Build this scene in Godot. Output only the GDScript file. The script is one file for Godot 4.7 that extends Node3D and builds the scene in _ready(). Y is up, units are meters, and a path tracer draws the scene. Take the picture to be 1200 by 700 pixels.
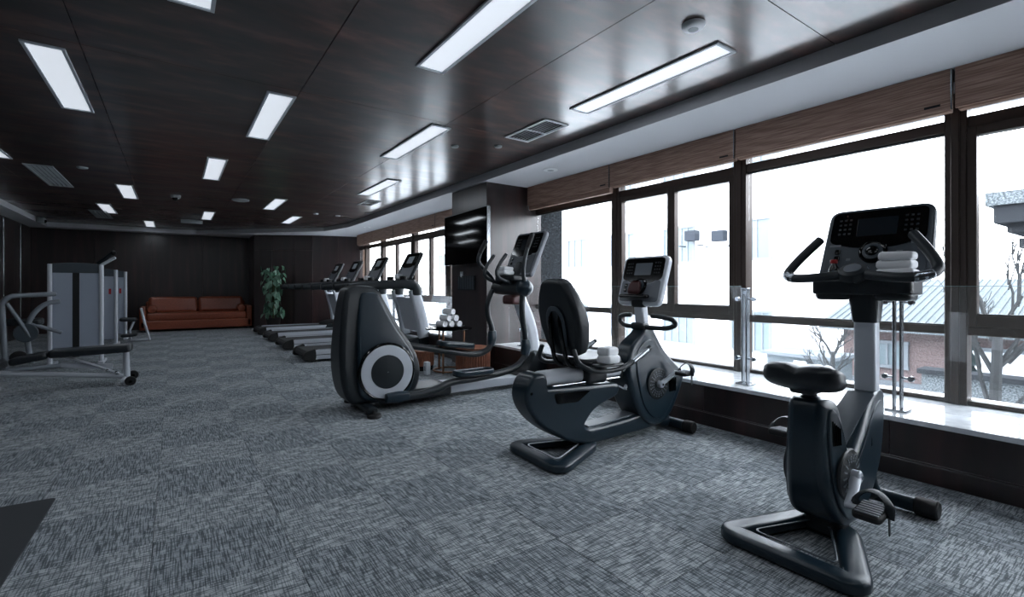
extends Node3D
# A hotel gym: cardio machines along a window wall, weight machines and a sofa at the far end.
# x runs across the room towards the windows, -z runs down the room, y is up.

const CEILING := 2.563
const SOFFIT := 2.464
const WALL_X := 3.45      # front of the low wall under the windows
const WIN_X := 4.147      # plane of the window frames
const SILL_Y := 0.344
const LEFT_X := -2.72
const BACK_Z := -15.42
const NEAR_Z := 2.6

var M := {}
var used := {}

# ---------------------------------------------------------------- mesh builder
class MB:
	var v := PackedVector3Array()
	var xf := Transform3D.IDENTITY
	var mark := 0

	func solid(t: PackedVector3Array) -> void:   # a closed shape; turned so that its faces look outwards
		var vol := 0.0
		var o := t[0]
		for i in range(0, t.size(), 3):
			vol += (t[i] - o).dot((t[i + 1] - o).cross(t[i + 2] - o))
		mark = v.size()
		var flip := vol * xf.basis.determinant() > 0.0
		for i in range(0, t.size(), 3):
			v.append(xf * t[i])
			v.append(xf * t[i + (2 if flip else 1)])
			v.append(xf * t[i + (1 if flip else 2)])

	func warp(f: Callable) -> void:
		for i in range(mark, v.size()):
			v[i] = f.call(v[i])

	func loft(rings: Array, closed := false, caps := true) -> void:
		var t := PackedVector3Array()
		var n: int = rings[0].size()
		var last := rings.size() if closed else rings.size() - 1
		for k in last:
			var a: PackedVector3Array = rings[k]
			var b: PackedVector3Array = rings[(k + 1) % rings.size()]
			for i in n:
				var j := (i + 1) % n
				t.append(a[i]); t.append(b[i]); t.append(b[j])
				t.append(a[i]); t.append(b[j]); t.append(a[j])
		if caps and not closed:
			for e in 2:
				var r: PackedVector3Array = rings[0] if e == 0 else rings[rings.size() - 1]
				var c := Vector3.ZERO
				for p in r:
					c += p
				c /= n
				for i in n:
					var j := (i + 1) % n
					t.append(c)
					t.append(r[i] if e == 0 else r[j])
					t.append(r[j] if e == 0 else r[i])
		solid(t)

	static func rrect(w: float, d: float, r: float, seg := 3) -> PackedVector2Array:
		var out := PackedVector2Array()
		r = minf(r, minf(w, d) / 2.0 - 0.0001)
		for q in 4:
			var cx := (w / 2.0 - r) * (1.0 if q == 0 or q == 3 else -1.0)
			var cy := (d / 2.0 - r) * (1.0 if q < 2 else -1.0)
			for k in seg + 1:
				var a := PI / 2.0 * (q + float(k) / seg)
				out.append(Vector2(cx + r * cos(a), cy + r * sin(a)))
		return out

	# box with rounded vertical edges (r) and rounded top and bottom rims (b)
	func rbox(c: Vector3, s: Vector3, r := 0.01, b := -1.0, seg := 3, top := 1.0) -> void:
		if b < 0.0:
			b = r
		b = minf(b, s.y / 2.0 - 0.0001)
		var rings := []
		var prof := []
		for k in seg + 1:
			var a := PI / 2.0 * k / seg
			prof.append(Vector2(b * (1.0 - sin(a)), -s.y / 2.0 + b * (1.0 - cos(a))))
		for k in seg + 1:
			var a := PI / 2.0 * k / seg
			prof.append(Vector2(b * (1.0 - cos(a)), s.y / 2.0 - b * (1.0 - sin(a))))
		for p in prof:
			var sc: float = lerpf(1.0, top, p.y / s.y + 0.5)
			var ring := PackedVector3Array()
			for q in rrect((s.x - 2.0 * p.x) * sc, (s.z - 2.0 * p.x) * sc, maxf(r - p.x, 0.0005), seg):
				ring.append(c + Vector3(q.x, p.y, q.y))
			rings.append(ring)
		loft(rings)

	func box(a: Vector3, b: Vector3, bev := 0.0) -> void:
		var lo := Vector3(minf(a.x, b.x), minf(a.y, b.y), minf(a.z, b.z))
		var hi := Vector3(maxf(a.x, b.x), maxf(a.y, b.y), maxf(a.z, b.z))
		if bev > 0.0:
			rbox((lo + hi) / 2.0, hi - lo, bev, bev, 1)
			return
		var r0 := PackedVector3Array([Vector3(lo.x, lo.y, lo.z), Vector3(hi.x, lo.y, lo.z), Vector3(hi.x, lo.y, hi.z), Vector3(lo.x, lo.y, hi.z)])
		var r1 := PackedVector3Array()
		for p in r0:
			r1.append(Vector3(p.x, hi.y, p.z))
		var t := PackedVector3Array()
		for i in 4:
			var j := (i + 1) % 4
			t.append_array([r0[i], r1[i], r1[j], r0[i], r1[j], r0[j]])
		t.append_array([r0[0], r0[1], r0[2], r0[0], r0[2], r0[3], r1[0], r1[2], r1[1], r1[0], r1[3], r1[2]])
		solid(t)

	# outline in x, y pushed out along z from z0 to z1, rims rounded by bev
	func extr(poly: PackedVector2Array, z0: float, z1: float, bev := 0.0, seg := 3) -> void:
		var n := poly.size()
		var area := 0.0
		for i in n:
			area += poly[i].cross(poly[(i + 1) % n])
		var nor := PackedVector2Array()
		for i in n:
			var d0 := (poly[i] - poly[(i + n - 1) % n]).normalized()
			var d1 := (poly[(i + 1) % n] - poly[i]).normalized()
			var m := (Vector2(d0.y, -d0.x) + Vector2(d1.y, -d1.x)).normalized() * signf(area)
			nor.append(m / maxf(0.6, sqrt(maxf(0.0, (1.0 + d0.dot(d1)) / 2.0))))
		var levels := []
		if bev > 0.0:
			for k in seg + 1:
				var a := PI / 2.0 * k / seg
				levels.append(Vector2(bev * (1.0 - sin(a)), z0 + bev * (1.0 - cos(a))))
			for k in seg + 1:
				var a := PI / 2.0 * k / seg
				levels.append(Vector2(bev * (1.0 - cos(a)), z1 - bev * (1.0 - sin(a))))
		else:
			levels = [Vector2(0, z0), Vector2(0, z1)]
		var t := PackedVector3Array()
		for k in levels.size() - 1:
			var a: Vector2 = levels[k]
			var b: Vector2 = levels[k + 1]
			for i in n:
				var j := (i + 1) % n
				var p := poly[i] - nor[i] * a.x
				var q := poly[j] - nor[j] * a.x
				var r := poly[i] - nor[i] * b.x
				var s := poly[j] - nor[j] * b.x
				t.append_array([Vector3(p.x, p.y, a.y), Vector3(s.x, s.y, b.y), Vector3(r.x, r.y, b.y), Vector3(p.x, p.y, a.y), Vector3(q.x, q.y, a.y), Vector3(s.x, s.y, b.y)])
		var inner := PackedVector2Array()
		for i in n:
			inner.append(poly[i] - nor[i] * (levels[0] as Vector2).x)
		var idx := Geometry2D.triangulate_polygon(inner)
		if idx.is_empty():
			idx = Geometry2D.triangulate_polygon(poly)
		# the triangulation may run either way round
		for k in range(0, idx.size(), 3):
			var a2 := inner[idx[k]]
			var b2 := inner[idx[k + 1]]
			var c2 := inner[idx[k + 2]]
			var ccw := (b2 - a2).cross(c2 - a2) > 0.0
			if ccw != (area > 0.0):
				var w := b2
				b2 = c2
				c2 = w
			t.append_array([Vector3(a2.x, a2.y, z0), Vector3(c2.x, c2.y, z0), Vector3(b2.x, b2.y, z0), Vector3(a2.x, a2.y, z1), Vector3(b2.x, b2.y, z1), Vector3(c2.x, c2.y, z1)])
		solid(t)

	# a tube along points; rx across, ry along up (when up is given), radii may be an array
	func tube(pts: Array, rad, n := 10, closed := false, flat := 1.0, up := Vector3.ZERO, square := 0.0) -> void:
		var rings := []
		var m := pts.size()
		var side := Vector3.ZERO
		for k in m:
			var tan: Vector3
			if closed:
				tan = (pts[(k + 1) % m] - pts[(k + m - 1) % m]).normalized()
			else:
				tan = (pts[mini(k + 1, m - 1)] - pts[maxi(k - 1, 0)]).normalized()
			var w: Vector3
			if up != Vector3.ZERO:
				side = tan.cross(up).normalized()
			elif side == Vector3.ZERO:
				side = tan.cross(Vector3.UP if absf(tan.y) < 0.9 else Vector3.RIGHT).normalized()
			else:
				side = (side - tan * side.dot(tan)).normalized()
			w = side.cross(tan).normalized()
			var r: float = rad[k] if rad is Array else rad
			var ring := PackedVector3Array()
			for i in n:
				var a := TAU * (i + 0.5) / n
				var ca := cos(a)
				var sa := sin(a)
				if square > 0.0:
					ca = signf(ca) * pow(absf(ca), 1.0 - square)
					sa = signf(sa) * pow(absf(sa), 1.0 - square)
				ring.append(pts[k] + side * ca * r + w * sa * r * flat)
			rings.append(ring)
		if not closed:
			# round the two ends a little
			for e in 2:
				var r0: PackedVector3Array = rings[0] if e == 0 else rings[rings.size() - 1]
				var c: Vector3 = pts[0] if e == 0 else pts[m - 1]
				var d: Vector3 = ((pts[0] - pts[1]) if e == 0 else (pts[m - 1] - pts[m - 2])).normalized()
				var rr: float = (rad[0 if e == 0 else m - 1] if rad is Array else rad)
				for s in [[0.92, 0.25], [0.65, 0.4]]:
					var ring := PackedVector3Array()
					for p in r0:
						ring.append(c + (p - c) * s[0] + d * rr * s[1] * minf(flat, 1.0))
					if e == 0:
						rings.push_front(ring)
					else:
						rings.append(ring)
		loft(rings, closed)

	# profile of (radius, height) turned round an axis
	func lathe(prof: Array, at := Vector3.ZERO, axis := Vector3.UP, n := 24) -> void:
		var sx := axis.cross(Vector3.RIGHT if absf(axis.x) < 0.9 else Vector3.UP).normalized()
		var sz := axis.cross(sx).normalized()
		var rings := []
		for p in prof:
			var ring := PackedVector3Array()
			for i in n:
				var a := TAU * i / n
				ring.append(at + axis * p.y + (sx * cos(a) + sz * sin(a)) * maxf(p.x, 0.0002))
			rings.append(ring)
		loft(rings)

	func cyl(a: Vector3, b: Vector3, r: float, n := 16, bev := 0.003) -> void:
		var l := a.distance_to(b)
		bev = minf(bev, minf(l / 2.0, r) * 0.9)
		lathe([Vector2(r - bev, 0), Vector2(r, bev), Vector2(r, l - bev), Vector2(r - bev, l)], a, (b - a).normalized(), n)

	func ball(c: Vector3, s: Vector3, n := 14) -> void:
		var rings := []
		var h := n / 2
		for k in h + 1:
			var a := clampf(PI * k / h, 0.06, PI - 0.06)
			var ring := PackedVector3Array()
			for i in n:
				var b := TAU * i / n
				ring.append(c + Vector3(sin(a) * cos(b) * s.x, -cos(a) * s.y, sin(a) * sin(b) * s.z))
			rings.append(ring)
		loft(rings)

	func mesh(crease := 40.0) -> ArrayMesh:
		var nt := v.size() / 3
		var fn := PackedVector3Array()
		fn.resize(nt)
		var id := PackedInt32Array()
		id.resize(v.size())
		var ids := {}
		var head := PackedInt32Array()
		var nxt := PackedInt32Array()
		nxt.resize(v.size())
		for i in v.size():
			var key := Vector3i((v[i] * 8000.0).round())
			var g: int = ids.get(key, -1)
			if g < 0:
				g = head.size()
				ids[key] = g
				head.append(-1)
			id[i] = g
			nxt[i] = head[g]
			head[g] = i
		var un := PackedVector3Array()
		un.resize(nt)
		for k in nt:
			var nn := (v[3 * k + 2] - v[3 * k]).cross(v[3 * k + 1] - v[3 * k])
			fn[k] = nn
			un[k] = nn.normalized()
		var out := PackedVector3Array()
		out.resize(v.size())
		var lim := cos(deg_to_rad(crease))
		for i in v.size():
			var me := un[i / 3]
			var s := Vector3.ZERO
			var j := head[id[i]]
			while j >= 0:
				if un[j / 3].dot(me) > lim:
					s += fn[j / 3]
				j = nxt[j]
			out[i] = s.normalized() if s.length_squared() > 0.0 else me
		var arr := []
		arr.resize(Mesh.ARRAY_MAX)
		arr[Mesh.ARRAY_VERTEX] = v
		arr[Mesh.ARRAY_NORMAL] = out
		var m := ArrayMesh.new()
		m.add_surface_from_arrays(Mesh.PRIMITIVE_TRIANGLES, arr)
		return m


# smooth curve through points (2D or 3D)
func spline(p: Array, per := 6, closed := false) -> Array:
	var out := []
	var n := p.size()
	var last := n if closed else n - 1
	for i in last:
		var a = p[(i + n - 1) % n] if closed else p[maxi(i - 1, 0)]
		var b = p[i]
		var c = p[(i + 1) % n]
		var d = p[(i + 2) % n] if closed else p[mini(i + 2, n - 1)]
		for k in per:
			var t := float(k) / per
			out.append(((b * 2.0) + (c - a) * t + (a * 2.0 - b * 5.0 + c * 4.0 - d) * t * t + (b * 3.0 - a - c * 3.0 + d) * t * t * t) * 0.5)
	if not closed:
		out.append(p[n - 1])
	return out

func outline(p: Array, per := 4) -> PackedVector2Array:
	return PackedVector2Array(spline(p, per, true))

# corners of a path rounded by r
func fillet(p: Array, r: float, seg := 4, closed := false) -> Array:
	var out := []
	var n := p.size()
	for i in n:
		if not closed and (i == 0 or i == n - 1):
			out.append(p[i])
			continue
		var a = p[(i + n - 1) % n]
		var b = p[i]
		var c = p[(i + 1) % n]
		var q: float = minf(r, minf((a - b).length(), (c - b).length()) * 0.48)
		var s = b + (a - b).normalized() * q
		var e = b + (c - b).normalized() * q
		for k in seg + 1:
			var t := float(k) / seg
			out.append(s * (1 - t) * (1 - t) + b * 2.0 * t * (1 - t) + e * t * t)
	return out

# ---------------------------------------------------------------- nodes
func numbered(n: String) -> String:
	var k: int = used.get(n, 0)
	used[n] = k + 1
	return n if k == 0 else "%s_%03d" % [n, k]

func meta(o: Node, label := "", category := "", group := "", kind := "") -> void:
	if label: o.set_meta("label", label)
	if category: o.set_meta("category", category)
	if group: o.set_meta("group", group)
	if kind: o.set_meta("kind", kind)

func thing(called: String, label: String, category: String, at := Vector3.ZERO, turn := 0.0, group := "") -> Node3D:
	var o := Node3D.new()
	o.name = numbered(called)
	add_child(o)
	o.position = at
	o.rotation.y = deg_to_rad(turn)
	meta(o, label, category, group)
	return o

func setting(called: String, label := "", category := "") -> Node3D:
	var o := Node3D.new()
	o.name = numbered(called)
	add_child(o)
	meta(o, label, category, "", "structure")
	return o

func part(parent: Node, called: String, m, mat: Material, label := "", crease := 40.0) -> MeshInstance3D:
	var o := MeshInstance3D.new()
	o.mesh = m.mesh(crease) if m is MB else m
	o.material_override = mat
	o.name = called if parent != self else numbered(called)
	parent.add_child(o, true)
	if label: o.set_meta("label", label)
	return o

func copy(o: Node3D, at: Vector3, turn: float, label: String) -> Node3D:
	var c: Node3D = o.duplicate()
	c.name = numbered(String(o.name).rstrip("0123456789").trim_suffix("_"))
	add_child(c)
	c.position = at
	c.rotation.y = deg_to_rad(turn)
	c.set_meta("label", label)
	return c

func bx(parent: Node, called: String, a: Vector3, b: Vector3, mat: Material, bev := 0.0) -> MeshInstance3D:
	var m := MB.new()
	m.box(a, b, bev)
	return part(parent, called, m, mat)

# ---------------------------------------------------------------- materials
func mat(called: String, c: Color, rough := 0.6, metal := 0.0, spec := 0.5) -> StandardMaterial3D:
	var m := StandardMaterial3D.new()
	m.albedo_color = c
	m.roughness = rough
	m.metallic = metal
	m.metallic_specular = spec
	m.resource_name = called
	M[called] = m
	return m

func noise_tex(seed_: int, freq: float, c0: Color, c1: Color, cmid = null, size := 512, oct := 4) -> NoiseTexture2D:
	var f := FastNoiseLite.new()
	f.seed = seed_
	f.noise_type = FastNoiseLite.TYPE_SIMPLEX_SMOOTH
	f.frequency = freq
	f.fractal_octaves = oct
	var t := NoiseTexture2D.new()
	t.width = size
	t.height = size
	t.seamless = true
	t.noise = f
	var g := Gradient.new()
	g.set_color(0, c0)
	g.set_color(1, c1)
	if cmid != null:
		g.add_point(0.5, cmid)
	t.color_ramp = g
	return t

func grain(m: StandardMaterial3D, tex: Texture2D, scale: Vector3, world := true) -> void:
	m.albedo_texture = tex
	m.uv1_triplanar = true
	m.uv1_world_triplanar = world
	m.uv1_scale = scale

func carpet_tex(seed_: int) -> ImageTexture:
	var n := 384
	var f := FastNoiseLite.new()
	f.seed = seed_
	f.noise_type = FastNoiseLite.TYPE_SIMPLEX
	f.fractal_type = FastNoiseLite.FRACTAL_NONE
	f.frequency = 1.0
	var rng := RandomNumberGenerator.new()
	rng.seed = seed_
	var data := PackedByteArray()
	data.resize(n * n * 3)
	var i := 0
	for y in n:
		var jit := rng.randf_range(-0.10, 0.10)
		for x in n:
			# pale heathered ground, thin dark threads along x, fainter ones across
			var a := f.get_noise_2d(x * 0.008, y * 0.15)
			var b := f.get_noise_2d(x * 0.15 + 91.0, y * 0.010 + 17.0)
			var c := f.get_noise_2d(x * 0.014 + 300.0, y * 0.022 + 50.0)
			var d := f.get_noise_2d(x * 0.03 + 40.0, y * 0.42 + 400.0)
			var k := 0.68 - 0.50 * smoothstep(0.0, 0.50, a) - 0.38 * smoothstep(0.08, 0.55, b) + 0.10 * c + 0.14 * d + jit + rng.randf_range(-0.10, 0.10)
			k = clampf(k, 0.0, 1.0)
			var col := CARPET_DARK.lerp(CARPET_LIGHT, k)
			data[i] = int(col.r * 255.0)
			data[i + 1] = int(col.g * 255.0)
			data[i + 2] = int(col.b * 255.0)
			i += 3
	return ImageTexture.create_from_image(Image.create_from_data(n, n, false, Image.FORMAT_RGB8, data))

const CARPET_DARK := Color(0.345, 0.37, 0.385)
const CARPET_LIGHT := Color(0.825, 0.845, 0.86)

func make_materials() -> void:
	var w := mat("dark_wood", Color.WHITE, 0.36)
	grain(w, noise_tex(5, 0.012, Color(0.085, 0.06, 0.06), Color(0.25, 0.165, 0.162), Color(0.15, 0.10, 0.10)), Vector3(0.9, 0.09, 0.9))
	var cw := mat("ceiling_wood", Color.WHITE, 0.30)
	grain(cw, noise_tex(9, 0.009, Color(0.10, 0.064, 0.056), Color(0.43, 0.275, 0.225), Color(0.22, 0.138, 0.116)), Vector3(0.35, 1.0, 0.9))
	cw.roughness_texture = noise_tex(21, 0.006, Color(0.75, 0.75, 0.75), Color(1, 1, 1), null, 256)
	cw.roughness_texture_channel = BaseMaterial3D.TEXTURE_CHANNEL_RED
	cw.roughness = 0.52
	cw.clearcoat_enabled = true
	cw.clearcoat = 0.9
	cw.clearcoat_roughness = 0.2
	cw.metallic_specular = 0.5
	w.clearcoat_enabled = true
	w.clearcoat = 0.6
	w.clearcoat_roughness = 0.30
	var bl := mat("blind_wood", Color.WHITE, 0.6)
	grain(bl, noise_tex(31, 0.016, Color(0.46, 0.35, 0.30), Color(0.74, 0.62, 0.55), Color(0.60, 0.48, 0.42)), Vector3(4.0, 9.0, 0.35))
	mat("white_paint", Color(0.80, 0.805, 0.82), 0.7)
	var st := mat("sill_stone", Color.WHITE, 0.08)
	grain(st, noise_tex(41, 0.02, Color(0.80, 0.82, 0.84), Color(0.93, 0.94, 0.95)), Vector3(1, 1, 1))
	mat("frame_brown", Color(0.225, 0.185, 0.165), 0.38, 0.35)
	mat("gasket", Color(0.03, 0.035, 0.04), 0.6)
	var gl := mat("window_glass", Color(0.93, 0.96, 0.97, 0.01), 0.02)
	gl.transparency = BaseMaterial3D.TRANSPARENCY_ALPHA
	var rg := mat("rail_glass", Color(0.86, 0.94, 0.93, 0.015), 0.02)
	rg.transparency = BaseMaterial3D.TRANSPARENCY_ALPHA
	mat("glass_edge", Color(0.62, 0.74, 0.74), 0.15)
	mat("steel", Color(0.62, 0.64, 0.66), 0.25, 0.95)
	mat("chrome", Color(0.78, 0.80, 0.82), 0.12, 1.0)
	mat("silver_paint", Color(0.74, 0.76, 0.79), 0.36, 0.1)
	mat("white_cover", Color(0.78, 0.80, 0.83), 0.35)
	mat("grey_plastic", Color(0.47, 0.50, 0.53), 0.45)
	mat("body", Color(0.09, 0.155, 0.195), 0.28)
	mat("body_dark", Color(0.085, 0.115, 0.135), 0.40)
	mat("rubber", Color(0.05, 0.058, 0.065), 0.65)
	mat("grip", Color(0.125, 0.155, 0.175), 0.45)
	mat("vinyl", Color(0.10, 0.125, 0.145), 0.36)
	mat("gloss_black", Color(0.018, 0.025, 0.03), 0.10)
	mat("tv_screen", Color(0.012, 0.016, 0.018), 0.06)
	mat("panel_grey", Color(0.24, 0.275, 0.305), 0.42)
	mat("panel_light", Color(0.44, 0.46, 0.49), 0.4)
	mat("lcd", Color(0.34, 0.37, 0.40), 0.2)
	mat("lcd_dark", Color(0.10, 0.13, 0.155), 0.15)
	mat("print_white", Color(0.72, 0.75, 0.78), 0.5)
	mat("key_grey", Color(0.10, 0.13, 0.15), 0.4)
	mat("belt", Color(0.17, 0.175, 0.185), 0.75)
	mat("red_plastic", Color(0.62, 0.09, 0.11), 0.4)
	mat("brown_red", Color(0.27, 0.12, 0.125), 0.5)
	mat("cola", Color(0.05, 0.03, 0.03), 0.08)
	mat("copper", Color(0.62, 0.46, 0.36), 0.3, 0.8)
	var tw := mat("towel", Color(0.93, 0.935, 0.945), 0.95)
	tw.rim_enabled = true
	tw.rim = 0.4
	tw.heightmap_enabled = false
	var le := mat("leather", Color.WHITE, 0.3)
	grain(le, noise_tex(51, 0.03, Color(0.42, 0.205, 0.14), Color(0.60, 0.33, 0.235)), Vector3(2, 2, 2))
	var fr := mat("frosted", Color(0.66, 0.70, 0.76, 0.80), 0.35)
	fr.transparency = BaseMaterial3D.TRANSPARENCY_ALPHA
	mat("weight_iron", Color(0.13, 0.15, 0.17), 0.5)
	var sl := mat("slat_wood", Color.WHITE, 0.5)
	grain(sl, noise_tex(61, 0.02, Color(0.36, 0.21, 0.155), Color(0.60, 0.38, 0.28)), Vector3(5, 0.8, 5))
	var lf := mat("leaf", Color(0.33, 0.48, 0.40), 0.35)
	lf.backlight_enabled = true
	lf.backlight = Color(0.05, 0.12, 0.05)
	mat("stem", Color(0.22, 0.27, 0.15), 0.7)
	mat("pot", Color(0.13, 0.12, 0.12), 0.5)
	mat("mat_rubber", Color(0.175, 0.19, 0.205), 0.85)
	var lamp := mat("lamp_glow", Color(0.9, 0.92, 0.95), 0.5)
	lamp.emission_enabled = true
	lamp.emission = Color(0.90, 0.925, 0.96)
	lamp.emission_energy_multiplier = 0.50
	mat("lamp_frame", Color(0.78, 0.80, 0.82), 0.5)
	mat("vent_white", Color(0.90, 0.91, 0.92), 0.5)
	mat("vent_grey", Color(0.62, 0.65, 0.66), 0.55)
	mat("core_board", Color(0.36, 0.28, 0.23), 0.9)
	mat("concrete", Color(0.50, 0.51, 0.52), 0.95)
	mat("paving", Color(0.45, 0.455, 0.46), 0.95)
	# outside
	mat("render_white", Color(0.955, 0.96, 0.965), 0.9)
	mat("pale_glass", Color(0.41, 0.46, 0.48), 0.35)
	mat("pale_frame", Color(0.46, 0.48, 0.50), 0.7)
	var gr := mat("granite", Color.WHITE, 0.5)
	grain(gr, noise_tex(71, 0.06, Color(0.02, 0.024, 0.028), Color(0.25, 0.27, 0.285), null, 512, 5), Vector3(0.8, 0.8, 0.8))
	var br := mat("pale_brick", Color.WHITE, 0.9)
	grain(br, noise_tex(81, 0.05, Color(0.36, 0.305, 0.30), Color(0.56, 0.50, 0.495), null, 512, 5), Vector3(0.8, 0.8, 0.8))
	var rf := mat("roof_tile", Color.WHITE, 0.9)
	grain(rf, noise_tex(91, 0.09, Color(0.16, 0.18, 0.19), Color(0.64, 0.67, 0.69), null, 512, 5), Vector3(0.7, 0.7, 0.7))
	mat("old_timber", Color(0.20, 0.21, 0.225), 0.9)
	mat("old_plaster", Color(0.44, 0.46, 0.48), 0.9)
	mat("snow", Color(0.93, 0.94, 0.95), 0.9)
	mat("tarp_blue", Color(0.28, 0.42, 0.48), 0.7)
	mat("bark", Color(0.25, 0.255, 0.26), 0.95)
	mat("conifer", Color(0.22, 0.26, 0.26), 0.9)
	mat("ac_unit", Color(0.22, 0.235, 0.26), 0.7)
	mat("dark_pane", Color(0.24, 0.27, 0.29), 0.3)
	for k in ["granite", "pale_brick", "roof_tile", "old_timber", "old_plaster", "bark", "conifer", "ac_unit", "snow", "paving", "render_white"]:
		M[k].metallic_specular = 0.12
		M[k].roughness = 0.95

func _ready() -> void:
	# ---- camera: 17 mm-equivalent, level, lens shifted a little downwards
	var cam := Camera3D.new()
	cam.name = "camera"
	cam.projection = Camera3D.PROJECTION_FRUSTUM
	cam.near = 0.05
	cam.far = 300.0
	cam.size = 2.0 * 350.0 / 566.0 * cam.near
	cam.frustum_offset = Vector2(0.0, -14.0 / 566.0 * cam.near)
	add_child(cam)
	cam.position = Vector3(0, 1.10, 0)
	cam.rotation_degrees.y = -34.91
	cam.current = true
	# ---- sky: even, bright overcast
	var env := Environment.new()
	env.background_mode = Environment.BG_SKY
	var sky_mat := ProceduralSkyMaterial.new()
	sky_mat.sky_top_color = Color(0.915, 0.95, 0.99)
	sky_mat.sky_horizon_color = Color(0.94, 0.96, 0.985)
	sky_mat.ground_bottom_color = Color(0.80, 0.82, 0.84)
	sky_mat.ground_horizon_color = Color(0.90, 0.92, 0.94)
	sky_mat.sky_energy_multiplier = 2.4
	sky_mat.ground_energy_multiplier = 2.0
	var sky := Sky.new()
	sky.sky_material = sky_mat
	env.sky = sky
	env.tonemap_mode = Environment.TONE_MAPPER_LINEAR
	env.tonemap_exposure = 1.5
	env.sdfgi_enabled = true
	env.ssao_enabled = true
	env.ssil_enabled = true
	var we := WorldEnvironment.new()
	we.name = "world_environment"
	we.environment = env
	add_child(we)
	make_materials()
	build_floor()
	build_ceiling()
	build_walls()
	build_windows()
	build_outside()
	build_lights()
	build_ceiling_fittings()
	build_blinds()
	build_railing()
	upright_bike()
	recumbent_bike()
	elliptical()
	treadmills()
	weight_corner()
	lounge()
	column_things()
	small_things()

const LAMP_ENERGY := 0.255

# ---------------------------------------------------------------- floor
func build_floor() -> void:
	var fl := setting("floor", "grey carpet tile floor of the gym", "floor")
	bx(fl, "slab", Vector3(LEFT_X - 0.3, -0.25, BACK_Z - 0.3), Vector3(WIN_X + 0.05, -0.006, NEAR_Z + 0.3), M.concrete)
	var t := 0.483
	var tex := [carpet_tex(1), carpet_tex(2), carpet_tex(3)]
	var mats := []
	for k in 6:
		var m := StandardMaterial3D.new()
		m.albedo_texture = tex[k % 3]
		m.albedo_color = Color(1.0, 1.0, 1.0) if k < 3 else Color(0.90, 0.907, 0.915)
		m.roughness = 0.95
		m.metallic_specular = 0.25
		mats.append(m)
	# one tile: a slab with a small bevelled rim and its own texture coordinates
	var half := t / 2.0 - 0.0008
	var st := SurfaceTool.new()
	st.begin(Mesh.PRIMITIVE_TRIANGLES)
	st.set_smooth_group(4294967295)
	var ring := [[half, -0.006], [half, -0.0015], [half - 0.0018, 0.0]]
	var cor := [Vector2(-1, -1), Vector2(1, -1), Vector2(1, 1), Vector2(-1, 1)]
	for q in 4:
		var a: Vector2 = cor[q]
		var b: Vector2 = cor[(q + 1) % 4]
		for k in 2:
			var r0: float = ring[k][0]
			var r1: float = ring[k + 1][0]
			var p := [Vector3(a.x * r0, ring[k][1], a.y * r0), Vector3(a.x * r1, ring[k + 1][1], a.y * r1), Vector3(b.x * r1, ring[k + 1][1], b.y * r1), Vector3(b.x * r0, ring[k][1], b.y * r0)]
			for i in [0, 2, 1, 0, 3, 2]:
				st.set_uv(Vector2(p[i].x / t + 0.5, p[i].z / t + 0.5))
				st.add_vertex(p[i])
	var r2: float = ring[2][0]
	for i in [0, 1, 2, 0, 2, 3]:
		st.set_uv(cor[i] * (r2 / t) + Vector2(0.5, 0.5))
		st.add_vertex(Vector3(cor[i].x * r2, 0, cor[i].y * r2))
	st.generate_normals()
	var mesh := st.commit()
	var rng := RandomNumberGenerator.new()
	rng.seed = 77
	var rest := SurfaceTool.new()
	rest.begin(Mesh.PRIMITIVE_TRIANGLES)
	var n_rest := 0
	for i in range(-7, 7):
		for j in range(-7, 30):
			var x := 0.404 + t * (i + 0.5)
			var z := -1.136 - t * (j + 0.5)
			if x < LEFT_X - 0.2 or x > WALL_X + 0.2 or z < BACK_Z - 0.2 or z > NEAR_Z + 0.2:
				continue
			var turned := (i + j) % 2 != 0
			var ang := (PI / 2.0 if turned else 0.0) + (PI if rng.randf() < 0.5 else 0.0)
			var which := rng.randi() % 3 + (3 if turned else 0)
			# seen: in front of the camera and not too far for a tile to be told apart
			var dep := x * 0.572 - z * 0.820
			var lat := x * 0.820 + z * 0.572
			if dep > 0.6 and absf(lat) < dep * 1.25 and dep < 11.0:
				var o := part(fl, "carpet_tile", mesh, mats[which])
				o.position = Vector3(x, 0, z)
				o.rotation.y = ang
			else:
				rest.append_from(mesh, 0, Transform3D(Basis(Vector3.UP, ang), Vector3(x, 0, z)))
				n_rest += 1
	var o2 := part(fl, "carpet_tiles_beyond", rest.commit(), mats[0])
	o2.set_meta("kind", "stuff")

# ---------------------------------------------------------------- ceiling
# air vents: x, z, width, length
const VENTS := [[2.775, -3.59, 0.28, 0.62], [-1.35, -8.75, 0.27, 1.5], [-1.22, -12.75, 0.27, 1.25], [2.78, -8.35, 0.24, 0.55]]
const PLENUM := CEILING + 0.36   # underside of the roof slab above the panels

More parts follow.
